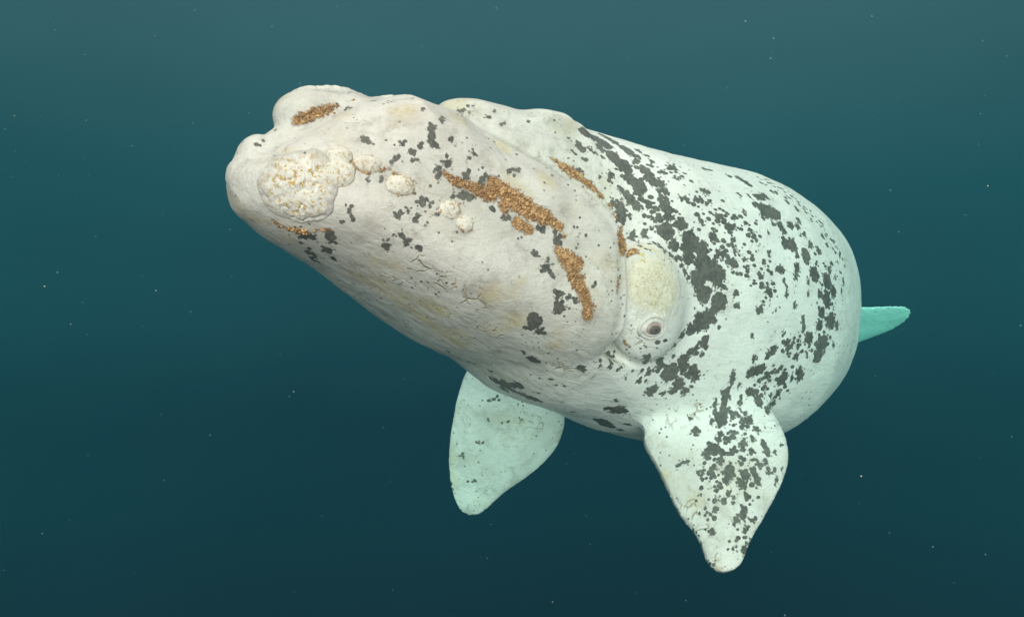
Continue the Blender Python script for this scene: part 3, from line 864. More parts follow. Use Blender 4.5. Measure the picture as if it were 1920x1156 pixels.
FEATURES = [{'kind': 'patch',
  'c': [0.2, 0, 0.31],
  'up': [1, 0, 0.3],
  'r': [0.15, 0.11, 0.085, 0.09, 0.085, 0.09, 0.085, 0.11],
  'h': 0.006,
  'lump': 0.004,
  'seed': 3,
  'mat': 'smooth',
  'label': 'large smooth white callosity on the tip of the upper jaw'},
 {'kind': 'knob',
  'c': [0.4, 0.015, 0.33],
  'n': [-0.3, 0, 1],
  'r': [0.045, 0.045, 0.03],
  'up': [1, 0, 0.5],
  'seed': 5,
  'lump': 0.12,
  'mat': 'smooth',
  'label': 'small white callosity behind the large one on the upper jaw'},
 {'kind': 'patch',
  'c': [0.116, 0.181, -0.01],
  'up': [0, 0, 1],
  'r': [0.115, 0.11, 0.09, 0.1, 0.12, 0.125, 0.135, 0.125],
  'h': 0.006,
  'dome': True,
  'lump': 0.0042,
  'ragged': 0.1,
  'seed': 11,
  'mat': 'white',
  'label': 'big knobbly white callosity on the chin, dotted with brown'},
 {'kind': 'knob',
  'c': [0.182, 0.217, 0.079],
  'r': [0.025, 0.034, 0.014],
  'up': [0, 0, 1],
  'seed': 12,
  'mat': 'white',
  'label': 'white callosity knob at the upper edge of the chin callosity'},
 {'kind': 'knob',
  'c': [0.185, 0.224, 0.034],
  'r': [0.036, 0.039, 0.015],
  'up': [0, 0, 1],
  'seed': 13,
  'mat': 'white',
  'label': 'rounded white callosity knob beside the chin callosity'},
 {'kind': 'knob',
  'c': [0.241, 0.253, 0.068],
  'r': [0.024, 0.034, 0.014],
  'up': [0, 0, 1],
  'seed': 14,
  'mat': 'white',
  'label': 'white callosity knob ringed with orange lice, next after the chin'},
 {'kind': 'knob',
  'c': [0.317, 0.287, 0.029],
  'r': [0.028, 0.038, 0.016],
  'up': [0, 0, 1],
  'seed': 15,
  'mat': 'smooth',
  'label': 'lone oval white callosity knob midway along the lower lip'},
 {'kind': 'knob',
  'c': [0.44, 0.334, -0.008],
  'r': [0.027, 0.031, 0.015],
  'up': [0, 0, 1],
  'seed': 16,
  'mat': 'smooth',
  'label': 'upper white callosity knob of the pair on the lower lip'},
 {'kind': 'knob',
  'c': [0.481, 0.348, -0.037],
  'r': [0.024, 0.025, 0.014],
  'up': [0, 0, 1],
  'seed': 17,
  'mat': 'white',
  'label': 'lower white callosity knob of the pair on the lower lip'},
 {'kind': 'patch',
  'c': [1.108, 0.489, -0.101],
  'up': [0, 0, 1],
  'r': [0.125, 0.14, 0.165, 0.155, 0.12, 0.14, 0.165, 0.145],
  'h': 0.0016,
  'dome': True,
  'lump': 0.0012,
  'ragged': 0.08,
  'sink': 0.0009,
  'seed': 21,
  'mat': 'cream',
  'label': 'cream coloured callosity above the eye'},
 {'kind': 'patch',
  'c': [1.108, -0.489, -0.101],
  'up': [0, 0, 1],
  'r': [0.125, 0.14, 0.165, 0.155, 0.12, 0.14, 0.165, 0.145],
  'h': 0.0016,
  'dome': True,
  'lump': 0.0012,
  'ragged': 0.08,
  'sink': 0.0009,
  'seed': 21,
  'mat': 'cream',
  'label': 'cream coloured callosity above the eye'}]
EYE = [1.127, 0.482, -0.234]

# ------------------------------------------------------------------ meshing the implicit surface
def newton(wh, q, iters=3, eps=2e-3):
    for _ in range(iters):
        f, g = grad(wh, q, eps)
        n2 = np.maximum((g*g).sum(-1), 1e-3)
        q = q - np.clip(f/n2, -.03, .03)[:, None]*g
    return q
def grad(wh, q, eps=2e-3):
    f = wh(q[:, 0].copy(), q[:, 1].copy(), q[:, 2].copy())
    g = np.empty_like(q)
    for k in range(3):
        d = q.copy(); d[:, k] += eps
        g[:, k] = (wh(d[:, 0], d[:, 1], d[:, 2]) - f)/eps
    return f, g

def surface_net(wh, lo, hi, h, coarse=4, band=.10):
    lo = np.asarray(lo, float); n = (np.ceil((np.asarray(hi) - lo)/(h*coarse)).astype(int))
    H = h*coarse
    ax = [lo[k] + H*np.arange(n[k]+1) for k in range(3)]
    C = np.meshgrid(*ax, indexing='ij')
    fc = wh(C[0].ravel(), C[1].ravel(), C[2].ravel()).reshape(C[0].shape)
    near = np.zeros(tuple(n), bool)
    for dx in (0, 1):
        for dy in (0, 1):
            for dz in (0, 1):
                near |= np.abs(fc[dx:dx+n[0], dy:dy+n[1], dz:dz+n[2]]) < band
    N = n*coarse
    V = np.repeat(np.repeat(np.repeat(fc[:-1, :-1, :-1], coarse, 0), coarse, 1), coarse, 2).astype(np.float64)
    V = np.where(V < 0, -1.0, 1.0)
    M = np.repeat(np.repeat(np.repeat(near, coarse, 0), coarse, 1), coarse, 2)
    idx = np.argwhere(M)
    pts = lo + idx*h
    V[M] = wh(pts[:, 0].copy(), pts[:, 1].copy(), pts[:, 2].copy())
    S = V < 0
    # one vertex in every cell the surface crosses
    acc = np.zeros((N[0]-1, N[1]-1, N[2]-1, 3)); cnt = np.zeros((N[0]-1, N[1]-1, N[2]-1))
    sl = lambda o, m: slice(o, o + m - 1)
    corners = [(0,0,0),(1,0,0),(0,1,0),(1,1,0),(0,0,1),(1,0,1),(0,1,1),(1,1,1)]
    anyin = np.zeros(cnt.shape, bool); allin = np.ones(cnt.shape, bool)
    for c in corners:
        s_ = S[sl(c[0], N[0]), sl(c[1], N[1]), sl(c[2], N[2])]
        anyin |= s_; allin &= s_
    cells = np.argwhere(anyin & ~allin)
    P_ = np.zeros((len(cells), 3)); K = np.zeros(len(cells))
    for i, a in enumerate(corners):
        for b in corners[i+1:]:
            if sum(abs(a[k]-b[k]) for k in range(3)) != 1: continue
            va = V[cells[:,0]+a[0], cells[:,1]+a[1], cells[:,2]+a[2]]; vb = V[cells[:,0]+b[0], cells[:,1]+b[1], cells[:,2]+b[2]]
            x = (va < 0) != (vb < 0)
            t = np.where(x, va/np.where(x, va-vb, 1), 0)
            p = np.asarray(a) + t[:, None]*(np.asarray(b)-np.asarray(a))
            P_[x] += p[x]; K[x] += 1
    verts = lo + (cells + P_/K[:, None])*h
    ID = -np.ones(cnt.shape, np.int64); ID[cells[:,0], cells[:,1], cells[:,2]] = np.arange(len(cells))
    quads = []
    for k in range(3):
        o1, o2 = [(1,2),(2,0),(0,1)][k]
        A = S[tuple(slice(0, -1) if j == k else slice(None) for j in range(3))]
        B = S[tuple(slice(1, None) if j == k else slice(None) for j in range(3))]
        e = np.argwhere(A != B)
        e = e[(e[:, o1] > 0) & (e[:, o2] > 0) & (e[:, o1] < N[o1]-1) & (e[:, o2] < N[o2]-1)]
        ins = A[e[:,0], e[:,1], e[:,2]]
        def cell(d1, d2):
            c = e.copy(); c[:, o1] -= d1; c[:, o2] -= d2
            return ID[c[:,0], c[:,1], c[:,2]]
        q = np.stack([cell(1,1), cell(0,1), cell(0,0), cell(1,0)], -1)
        q[~ins] = q[~ins][:, ::-1]
        quads.append(q)
    return verts, np.concatenate(quads)

def subdivide(v, q):
    e = np.stack([q, np.roll(q, -1, 1)], -1).reshape(-1, 2); e.sort(1)
    u, inv = np.unique(e[:, 0]*len(v) + e[:, 1], return_inverse=True)
    mid = 0.5*(v[u//len(v)] + v[u % len(v)])
    cen = v[q].mean(1)
    E = (len(v) + inv).reshape(-1, 4); Cc = len(v) + len(mid) + np.arange(len(q))
    out = np.concatenate([np.stack([q[:, i], E[:, i], Cc, E[:, i-1]], -1) for i in range(4)])
    return np.concatenate([v, mid, cen]), out

def mesh_from(name, co, quads, smooth=True):
    me = bpy.data.meshes.new(name)
    co = np.asarray(co, np.float32); quads = np.asarray(quads, np.int32)
    k = quads.shape[1]
    me.vertices.add(len(co)); me.vertices.foreach_set('co', co.ravel())
    me.loops.add(quads.size); me.loops.foreach_set('vertex_index', quads.ravel())
    me.polygons.add(len(quads)); me.polygons.foreach_set('loop_start', np.arange(0, quads.size, k, dtype=np.int32))
    me.update(calc_edges=True)
    if smooth: me.polygons.foreach_set('use_smooth', np.ones(len(quads), bool))
    return me
def attribute(me, name, val):
    a = me.attributes.new(name, 'FLOAT', 'POINT'); a.data.foreach_set('value', np.asarray(val, np.float32))
def to_blender(q):          # whale space (s, y, z) straight -> bent, x forward
    b = bend(q); return np.stack([-b[..., 0], b[..., 1], b[..., 2]], -1)

def capsule_field(q, marks, far=.12):
    """signed depth inside the nearest mark (metres, positive inside)"""
    out = np.full(len(q), -far)
    order = np.argsort(q[:, 0]); qs = q[order]; ss = qs[:, 0]
    res = out[order]
    for m in marks:
        a = np.array(m[0:3]); b = np.array(m[3:6]); r = m[6]
        i0 = np.searchsorted(ss, min(a[0], b[0]) - r - far); i1 = np.searchsorted(ss, max(a[0], b[0]) + r + far)
        p = qs[i0:i1] - a; d = b - a; L2 = max(d @ d, 1e-9)
        t = np.clip(p @ d/L2, 0, 1)
        dist = np.sqrt(((p - t[:, None]*d)**2).sum(-1))
        res[i0:i1] = np.maximum(res[i0:i1], r - dist)
    out[order] = res
    return out

def hash_noise(q, scale, seed=0):
    """smooth value noise, vectorised"""
    p = q*scale + seed*17.3
    i = np.floor(p).astype(np.int64); f = p - i; f = f*f*(3 - 2*f)
    def h(x, y, z):
        n = (x*374761393 + y*668265263 + z*2147483647 + seed*9176) & 0xffffffff
        n = ((n ^ (n >> 13))*1274126177) & 0xffffffff
        return ((n ^ (n >> 16)) & 0xffff)/65535.0
    r = 0
    for dx in (0, 1):
        for dy in (0, 1):
            for dz in (0, 1):
                w = (f[:,0] if dx else 1-f[:,0])*(f[:,1] if dy else 1-f[:,1])*(f[:,2] if dz else 1-f[:,2])
                r = r + w*h(i[:,0]+dx, i[:,1]+dy, i[:,2]+dz)
    return r - 0.5

# ------------------------------------------------------------------ materials
def material(name):
    m = bpy.data.materials.new(name); m.use_nodes = True
    nt = m.node_tree; b = nt.nodes['Principled BSDF']
    return m, nt.nodes, nt.links, b
def tex_noise(n, l, coord, scale, detail=4, rough=.55, dist=0):
    t = n.new('ShaderNodeTexNoise'); t.inputs['Scale'].default_value = scale; t.inputs['Detail'].default_value = detail
    t.inputs['Roughness'].default_value = rough; t.inputs['Distortion'].default_value = dist
    l.new(coord, t.inputs['Vector']); return t.outputs['Fac']
def tex_voronoi(n, l, coord, scale, feature='F1'):
    t = n.new('ShaderNodeTexVoronoi'); t.feature = feature; t.inputs['Scale'].default_value = scale
    l.new(coord, t.inputs['Vector']); return t
def mth(n, l, op, a, b=None, c=None):
    t = n.new('ShaderNodeMath'); t.operation = op
    for i, x in enumerate((a, b, c)):
        if x is None: continue
        if isinstance(x, (int, float)): t.inputs[i].default_value = x
        else: l.new(x, t.inputs[i])
    return t.outputs[0]
def step(n, l, x, lo, hi, a=0.0, b=1.0):
    t = n.new('ShaderNodeMapRange'); t.interpolation_type = 'SMOOTHSTEP'
    t.inputs['From Min'].default_value = lo; t.inputs['From Max'].default_value = hi
    t.inputs['To Min'].default_value = a; t.inputs['To Max'].default_value = b
    l.new(x, t.inputs['Value']); return t.outputs[0]
def mixc(n, l, fac, a, b):
    t = n.new('ShaderNodeMix'); t.data_type = 'RGBA'
    for s_, x in ((t.inputs['Factor'], fac), (t.inputs['A'], a), (t.inputs['B'], b)):
        if isinstance(x, (int, float)): s_.default_value = x
        elif isinstance(x, tuple): s_.default_value = (*x, 1)
        else: l.new(x, s_)
    for s_ in t.inputs:
        if s_.type == 'RGBA':
            pass
    return t.outputs['Result']
def mix_color(n, l, fac, a, b):
    t = n.new('ShaderNodeMix'); t.data_type = 'RGBA'
    fi, ai, bi, ro = t.inputs[0], t.inputs[6], t.inputs[7], t.outputs[2]
    for s_, x in ((fi, fac), (ai, a), (bi, b)):
        if isinstance(x, (int, float)): s_.default_value = x
        elif isinstance(x, tuple): s_.default_value = (*x, 1)
        else: l.new(x, s_)
    return ro
def attr(n, name):
    t = n.new('ShaderNodeAttribute'); t.attribute_name = name; return t.outputs['Fac']
def bump(n, l, b, layers):
    prev = None
    for height, strength, dist in layers:
        t = n.new('ShaderNodeBump'); t.inputs['Strength'].default_value = strength; t.inputs['Distance'].default_value = dist
        l.new(height, t.inputs['Height'])
        if prev: l.new(prev, t.inputs['Normal'])
        prev = t.outputs[0]
    l.new(prev, b.inputs['Normal'])

def skin_material():
    m, n, l, b = material('white_speckled_skin')
    co = n.new('ShaderNodeTexCoord').outputs['Object']
    # slow mottling of the pale skin, greyer and more stained on the face
    face = attr(n, 'face')
    st = n.new('ShaderNodeMapping'); st.inputs['Scale'].default_value = (5, 16, 16); st.inputs['Rotation'].default_value = (.3, .5, .2); l.new(co, st.inputs['Vector'])
    big = tex_noise(n, l, co, 3.6, 5, .62, .8); mid = tex_noise(n, l, co, 14, 6, .68, .5); fine = tex_noise(n, l, co, 95, 4, .65)
    hair = tex_noise(n, l, st.outputs[0], 9, 5, .75, .3)
    base = mix_color(n, l, step(n, l, big, .38, .66), mix_color(n, l, face, (.86, .84, .805), (.68, .655, .61)), mix_color(n, l, face, (.78, .76, .725), (.57, .545, .50)))
    face_amt = mth(n, l, 'MULTIPLY_ADD', face, .85, .15)
    base = mix_color(n, l, mth(n, l, 'MULTIPLY', step(n, l, mid, .46, .74), mth(n, l, 'MULTIPLY', face_amt, .9)), base, (.42, .39, .345))
    base = mix_color(n, l, mth(n, l, 'MULTIPLY', step(n, l, hair, .54, .76), mth(n, l, 'MULTIPLY', face_amt, .5)), base, (.30, .27, .23))
    base = mix_color(n, l, step(n, l, fine, .54, .78, 0, .4), base, (.34, .32, .28))
    warm = tex_noise(n, l, co, 6.5, 4, .6, .6)
    base = mix_color(n, l, mth(n, l, 'MULTIPLY', step(n, l, warm, .52, .74), mth(n, l, 'MULTIPLY', face_amt, .6)), base, (.58, .49, .30))
    # hairline scratches and scrapes
    s2 = n.new('ShaderNodeMapping'); s2.inputs['Scale'].default_value = (2.2, 9, 9); s2.inputs['Rotation'].default_value = (.4, -.7, .3); l.new(co, s2.inputs['Vector'])
    sc1 = tex_noise(n, l, s2.outputs[0], 2.6, 2, .5, .5)
    scr = mth(n, l, 'MULTIPLY', step(n, l, mth(n, l, 'ABSOLUTE', mth(n, l, 'SUBTRACT', sc1, .5)), .009, .002), step(n, l, tex_noise(n, l, co, 7, 2), .50, .60))
    base = mix_color(n, l, mth(n, l, 'MULTIPLY', scr, .45), base, (.36, .33, .27))
    yel = attr(n, 'yellow')
    yel = mth(n, l, 'MULTIPLY', yel, step(n, l, hair, .32, .58, .0, 1))
    base = mix_color(n, l, mth(n, l, 'MULTIPLY', yel, .92), base, (.55, .42, .12))
    # cracked folds with a yellow film in them
    wob = n.new('ShaderNodeTexNoise'); wob.inputs['Scale'].default_value = 11; wob.inputs['Detail'].default_value = 3; l.new(co, wob.inputs['Vector'])
    wadd = n.new('ShaderNodeVectorMath'); wadd.operation = 'MULTIPLY_ADD'; wadd.inputs[1].default_value = (.09, .09, .09); l.new(wob.outputs['Color'], wadd.inputs[0]); l.new(co, wadd.inputs[2])
    ve = tex_voronoi(n, l, wadd.outputs[0], 24, 'DISTANCE_TO_EDGE').outputs['Distance']
    gate = mth(n, l, 'MULTIPLY', attr(n, 'wrinkle'), step(n, l, tex_noise(n, l, co, 30, 2), .45, .56))
    crack = mth(n, l, 'MULTIPLY', step(n, l, ve, .085, .015), gate)
    base = mix_color(n, l, mth(n, l, 'MULTIPLY', crack, .6), base, (.42, .34, .17))
    # dark pigment: patches with lobed edges
    lob = tex_voronoi(n, l, co, 68).outputs['Distance']
    edge = tex_noise(n, l, co, 115, 5, .78)
    d = attr(n, 'dark')
    w = mth(n, l, 'MULTIPLY_ADD', lob, -.020, .0125)
    w = mth(n, l, 'ADD', w, mth(n, l, 'MULTIPLY_ADD', edge, .026, -.013))
    dm = step(n, l, mth(n, l, 'ADD', d, w), -.0018, .0018)
    # small separate flecks where the skin is busy, single dots everywhere
    sf = n.new('ShaderNodeMapping'); sf.inputs['Scale'].default_value = (.62, 1.25, 1.0); sf.inputs['Rotation'].default_value = (0, .35, 0); l.new(co, sf.inputs['Vector'])
    vf = tex_voronoi(n, l, sf.outputs[0], 58)
    sepc = n.new('ShaderNodeSeparateColor'); l.new(vf.outputs['Color'], sepc.inputs[0])
    fl = attr(n, 'fleck')
    rad = mth(n, l, 'MULTIPLY', step(n, l, mth(n, l, 'SUBTRACT', mth(n, l, 'MULTIPLY', fl, 1.1), sepc.outputs[0]), 0, .9), .55)
    fm = step(n, l, mth(n, l, 'SUBTRACT', mth(n, l, 'MULTIPLY_ADD', edge, .25, mth(n, l, 'SUBTRACT', rad, .125)), vf.outputs['Distance']), -.03, .03)
    vd = tex_voronoi(n, l, co, 75)
    sd_ = n.new('ShaderNodeSeparateColor'); l.new(vd.outputs['Color'], sd_.inputs[0])
    rd = step(n, l, sd_.outputs[1], .72, 1.0, 0.0, .34)
    tm = step(n, l, mth(n, l, 'SUBTRACT', rd, vd.outputs['Distance']), -.02, .04)
    tm = mth(n, l, 'MULTIPLY', tm, step(n, l, tex_noise(n, l, co, 5, 2), .40, .52, .0, .95))
    dark = mth(n, l, 'MAXIMUM', mth(n, l, 'MAXIMUM', dm, fm), tm)
    dcol = mix_color(n, l, step(n, l, mth(n, l, 'ADD', mth(n, l, 'MULTIPLY', mid, .5), mth(n, l, 'MULTIPLY', fine, .5)), .38, .62), (.050, .052, .045), (.135, .13, .11))
    base = mix_color(n, l, mth(n, l, 'MULTIPLY', dark, .95), base, dcol)
    # skin stained under the whale lice
    lc = attr(n, 'lice')
    grain = tex_noise(n, l, co, 160, 3, .7)
    lm = step(n, l, mth(n, l, 'ADD', lc, mth(n, l, 'MULTIPLY_ADD', edge, .03, -.021)), -.005, .005)
    lcol = mix_color(n, l, step(n, l, grain, .35, .65), (.28, .13, .045), (.55, .32, .12))
    base = mix_color(n, l, mth(n, l, 'MULTIPLY', lm, .95), base, lcol)
    l.new(base, b.inputs['Base Color'])
    b.inputs['Roughness'].default_value = .40; b.inputs['Specular IOR Level'].default_value = .32
    # skin relief: slow dents, creased leathery grain, rough growth under the lice
    crease = tex_noise(n, l, st.outputs[0], 2.4, 6, .62, 1.2)
    pores = tex_noise(n, l, co, 220, 3, .6)
    bump(n, l, b, [(mid, .16, .012), (crease, .42, .012), (fine, .18, .005), (pores, .3, .003), (hair, .10, .006), (mth(n, l, 'MULTIPLY', scr, -1.0), .5, .004), (mth(n, l, 'MULTIPLY', crack, -1.0), .7, .006), (mth(n, l, 'MULTIPLY', grain, lm), .8, .006)])
    return m

SKIN_PALE = (.60, .59, .56)
def callosity_material(name, pale, stain, amount, grain=130, rim=.62, skin=SKIN_PALE):
    m, n, l, b = material(name)
    co = n.new('ShaderNodeTexCoord').outputs['Object']
    a = tex_noise(n, l, co, 22, 5, .65, .5); g = tex_noise(n, l, co, grain, 4, .65); v = tex_voronoi(n, l, co, grain*.8)
    base = mix_color(n, l, step(n, l, a, .4, .7), pale, tuple(x*.86 for x in pale))
    spk = tex_noise(n, l, co, grain*.75, 3, .7, .4)
    spots = mth(n, l, 'MULTIPLY', step(n, l, spk, .53, .58), step(n, l, a, .52 - .12*amount, .62 - .12*amount))
    base = mix_color(n, l, mth(n, l, 'MULTIPLY', spots, .85*min(1, amount)), base, stain)
    ed = mth(n, l, 'ADD', attr(n, 'edge'), mth(n, l, 'MULTIPLY_ADD', g, .5, -.25))
    if rim < 1: base = mix_color(n, l, step(n, l, ed, rim, rim + .3, 0, .85), base, tuple(x*.9 for x in stain))
    else: base = mix_color(n, l, step(n, l, ed, .45, .95, 0, 1), base, skin)
    l.new(base, b.inputs['Base Color']); b.inputs['Roughness'].default_value = .6; b.inputs['Specular IOR Level'].default_value = .2
    r1 = tex_noise(n, l, co, 48, 6, .75, 1.5)
    rid = mth(n, l, 'ABSOLUTE', mth(n, l, 'SUBTRACT', r1, .5))       # ragged furrows
    base = mix_color(n, l, mth(n, l, 'MULTIPLY', step(n, l, rid, .02, .0), .35*min(1, amount)), base, stain)
    l.new(base, b.inputs['Base Color'])
    bump(n, l, b, [(a, .5, .012), (step(n, l, rid, 0, .12), .5*min(1, amount), .006), (g, .5, .004)])
    return m

def plain(name, col, rough=.4, spec=.3, noise_scale=60, var=.25):
    m, n, l, b = material(name)
    co = n.new('ShaderNodeTexCoord').outputs['Object']
    g = tex_noise(n, l, co, noise_scale, 4)
    l.new(mix_color(n, l, g, tuple(c*(1-var) for c in col), tuple(min(1, c*(1+var)) for c in col)), b.inputs['Base Color'])
    b.inputs['Roughness'].default_value = rough; b.inputs['Specular IOR Level'].default_value = spec
    return m

# ------------------------------------------------------------------ the whale
# the far flank carries the same kind of bands, and the pattern runs on towards the tail
FAR = [[m[0]+.04, -m[1], m[2]-.02, m[3]+.05, -m[4], m[5]-.03, m[6]*RNG.uniform(.8, 1.15)] for m in DARK if m[0] > 1.05 and m[1] > .25 and m[2] > -.5]
for _ in range(120):
    s_ = 2.75 + 1.9*RNG.uniform()**1.4; a_ = RNG.uniform(0, 2*math.pi); w_ = np.interp(s_, SHAPE['ts'], SHAPE['ta'])
    z0, z1 = np.interp(s_, SHAPE['ts'], SHAPE['tb']), np.interp(s_, SHAPE['ts'], SHAPE['tt'])
    y_, z_ = w_*math.cos(a_), .5*(z0+z1) + .5*(z1-z0)*math.sin(a_)
    FAR.append([s_, y_, z_, s_ + RNG.uniform(0, .09), y_, z_ + RNG.uniform(-.03, .03), RNG.uniform(.008, .03)])
WH = Whale(SHAPE)
root = bpy.data.objects.new('whale', None); scene.collection.objects.link(root)
root.matrix_world = Matrix(WORLD)
root['label'] = 'white right whale calf with dark speckles, swimming head-on through blue-green water'
root['category'] = 'whale'
def part(name, me, mat, parent=None, label=None, kind=None):
    o = bpy.data.objects.new(name, me); scene.collection.objects.link(o)
    o.parent = parent or root
    if mat: me.materials.append(mat)
    if label: o['label'] = label
    if kind: o['kind'] = kind
    return o

vv, qq = surface_net(WH, (-.08, -1.12, -1.27), (5.78, 1.12, .82), .014)
vv, qq = subdivide(vv, qq)
vv = newton(WH, vv, 3)
_, nn = grad(WH, vv); nn /= np.linalg.norm(nn, axis=1)[:, None] + 1e-9
# uneven flesh: shallow dents and folds
rel = .010*hash_noise(vv, 5, 1) + .004*hash_noise(vv, 13, 2) + .002*hash_noise(vv*np.array([.6, 1.5, 1.5]), 34, 3)
body_me = mesh_from('body', to_blender(vv + nn*rel[:, None]), qq)
attribute(body_me, 'dark', capsule_field(vv, DARK + FAR))
attribute(body_me, 'lice', capsule_field(vv, LICE))
attribute(body_me, 'yellow', np.clip(capsule_field(vv, YELLOW)/.07 + .30, 0, 1))
attribute(body_me, 'wrinkle', np.clip(capsule_field(vv, WRINKLE)/.03 + .3, 0, 1))
attribute(body_me, 'face', np.clip(np.maximum((1.12 - vv[:, 0])/.2, np.clip((-.56 - vv[:, 2])/.1, 0, .8)*(vv[:, 0] < 2)), 0, 1))
attribute(body_me, 'fleck', np.clip(np.clip(capsule_field(vv, FLECK)/.10 + .5, 0, 1) + .16*np.clip((vv[:, 0] - 1.1)/.3, 0, 1), 0, 1))
SKIN = skin_material()
part('body', body_me, SKIN)

def surf(q):
    """nearest surface point and outward normal"""
    q = newton(WH, np.atleast_2d(np.asarray(q, float)), 6)
    _, g = grad(WH, q); return q[0], g[0]/np.linalg.norm(g[0])
def tangent(nrm, up):
    t = np.asarray(up, float) - nrm*(np.asarray(up) @ nrm); t /= np.linalg.norm(t)
    return t, np.cross(nrm, t)

def patch(c, up, radii, height, profile, lump, seed, rings=56, segs=140, sink=.008, ragged=.10):
    """a pad of horny skin grown on the body: follows the body under it. radii: outline by angle, first along `up`"""
    c, nrm = surf(c); t1, t2 = tangent(nrm, up)
    ang = np.linspace(0, 2*np.pi, segs, endpoint=False)
    k = len(radii); rr = np.interp(ang, np.linspace(0, 2*np.pi, k+1), list(radii) + [radii[0]])
    for _ in range(3): rr = .25*np.roll(rr, 1) + .5*rr + .25*np.roll(rr, -1)
    rr = rr*(1 + ragged*np.interp(ang, np.linspace(0, 2*np.pi, 24), np.append(RNG.uniform(-1, 1, 23), 0)))
    pts, R = [c], [0.0]
    for i in range(1, rings+1):
        f = i/rings
        for j in range(segs):
            pts.append(c + (t1*math.cos(ang[j]) + t2*math.sin(ang[j]))*rr[j]*f); R.append(f)
    pts = np.array(pts); R = np.array(R)
    q = newton(WH, pts, 7)
    _, g = grad(WH, q); g /= np.linalg.norm(g, axis=1)[:, None]
    rel = .010*hash_noise(q, 5, 1) + .004*hash_noise(q, 13, 2)
    h = height*profile(R) + lump*(.6*hash_noise(q, 26, seed) + .9*hash_noise(q, 65, seed+1) + .6*hash_noise(q, 140, seed+2))*np.clip((1-R)*6, 0, 1)
    fur = np.abs(hash_noise(q + .01*hash_noise(q, 30, 9)[:, None], 42, seed+4))
    h = h - 1.3*lump*np.clip(1 - fur/.09, 0, 1)*np.clip((1-R)*5, 0, 1)        # crevices
    h = h + rel - sink*np.clip((R - .9)/.1, 0, 1)
    q = q + g*h[:, None]
    quads, tris = [], []
    idx = lambda i, j: 1 + (i-1)*segs + j % segs
    for j in range(segs): quads.append((0, idx(1, j), idx(1, j+1), idx(1, j+1)))
    for i in range(1, rings):
        for j in range(segs): quads.append((idx(i, j), idx(i+1, j), idx(i+1, j+1), idx(i, j+1)))
    fs = [f if f[2] != f[3] else f[:3] for f in quads]
    me = bpy.data.meshes.new('callosity'); me.from_pydata([tuple(p) for p in to_blender(q)], [], fs)
    for p in me.polygons: p.use_smooth = True
    attribute(me, 'edge', R)
    me.update()
    return me

def knob(c, r, up, seed, lump=.08, off=0.0, nrm=None, rings=22, segs=40):
    """a round lump of callosity, half sunk in the skin"""
    if nrm is None: c, nrm = surf(c)
    else: c = np.asarray(c, float); nrm = np.asarray(nrm, float)/np.linalg.norm(nrm)
    t1, t2 = tangent(nrm, up)
    c = c + nrm*off
    pts, R = [], []
    for i in range(rings+1):
        th = math.pi*i/rings
        for j in range(segs):
            ph = 2*math.pi*j/segs
            d = np.array([math.sin(th)*math.cos(ph), math.sin(th)*math.sin(ph), math.cos(th)])
            pts.append(d); R.append(math.sin(th) if th < math.pi/2 else 1.0)
    d = np.array(pts)
    k = 1 + lump*(hash_noise(d, 2.2, seed)*2 + hash_noise(d, 6, seed+3))
    p = c + (d[:, :1]*t1*r[0] + d[:, 1:2]*t2*r[1] + d[:, 2:]*nrm*r[2])*k[:, None]
    quads = [(i*segs + j, (i+1)*segs + j, (i+1)*segs + (j+1) % segs, i*segs + (j+1) % segs) for i in range(rings) for j in range(segs)]
    me = mesh_from('callosity', to_blender(p), quads)
    attribute(me, 'edge', np.array(R)**3)
    return me

CAL_WHITE = callosity_material('white_callosity', (.95, .93, .87), (.60, .36, .03), 1.4, 120, 2)
CAL_KNOB = callosity_material('knob_callosity', (.86, .83, .74), (.46, .27, .08), .8, 150, .72)
CAL_SMOOTH = callosity_material('smooth_callosity', (.82, .80, .73), (.40, .25, .09), .5, 130, 2)
CAL_CREAM = callosity_material('cream_callosity', (.82, .77, .63), (.55, .40, .15), .8, 210, 2, (.76, .75, .71))
dome = lambda R: np.sqrt(np.clip(1 - R**2.6, 0, 1))
pad = lambda R: np.clip((1 - R)*4, 0, 1)**.6

for f in FEATURES:
    if f['kind'] == 'patch':
        me = patch(f['c'], f['up'], f['r'], f['h'], dome if f.get('dome') else pad, f['lump'], f['seed'], ragged=f.get('ragged', .1), sink=f.get('sink', .008))
    else:
        me = knob(f['c'], f['r'], f['up'], f['seed'], f.get('lump', .08), f.get('off', 0), f.get('n'))
    part('callosity', me, CAL_KNOB if f['kind'] == 'knob' else {'white': CAL_WHITE, 'smooth': CAL_SMOOTH, 'cream': CAL_CREAM}[f['mat']], label=f['label'])

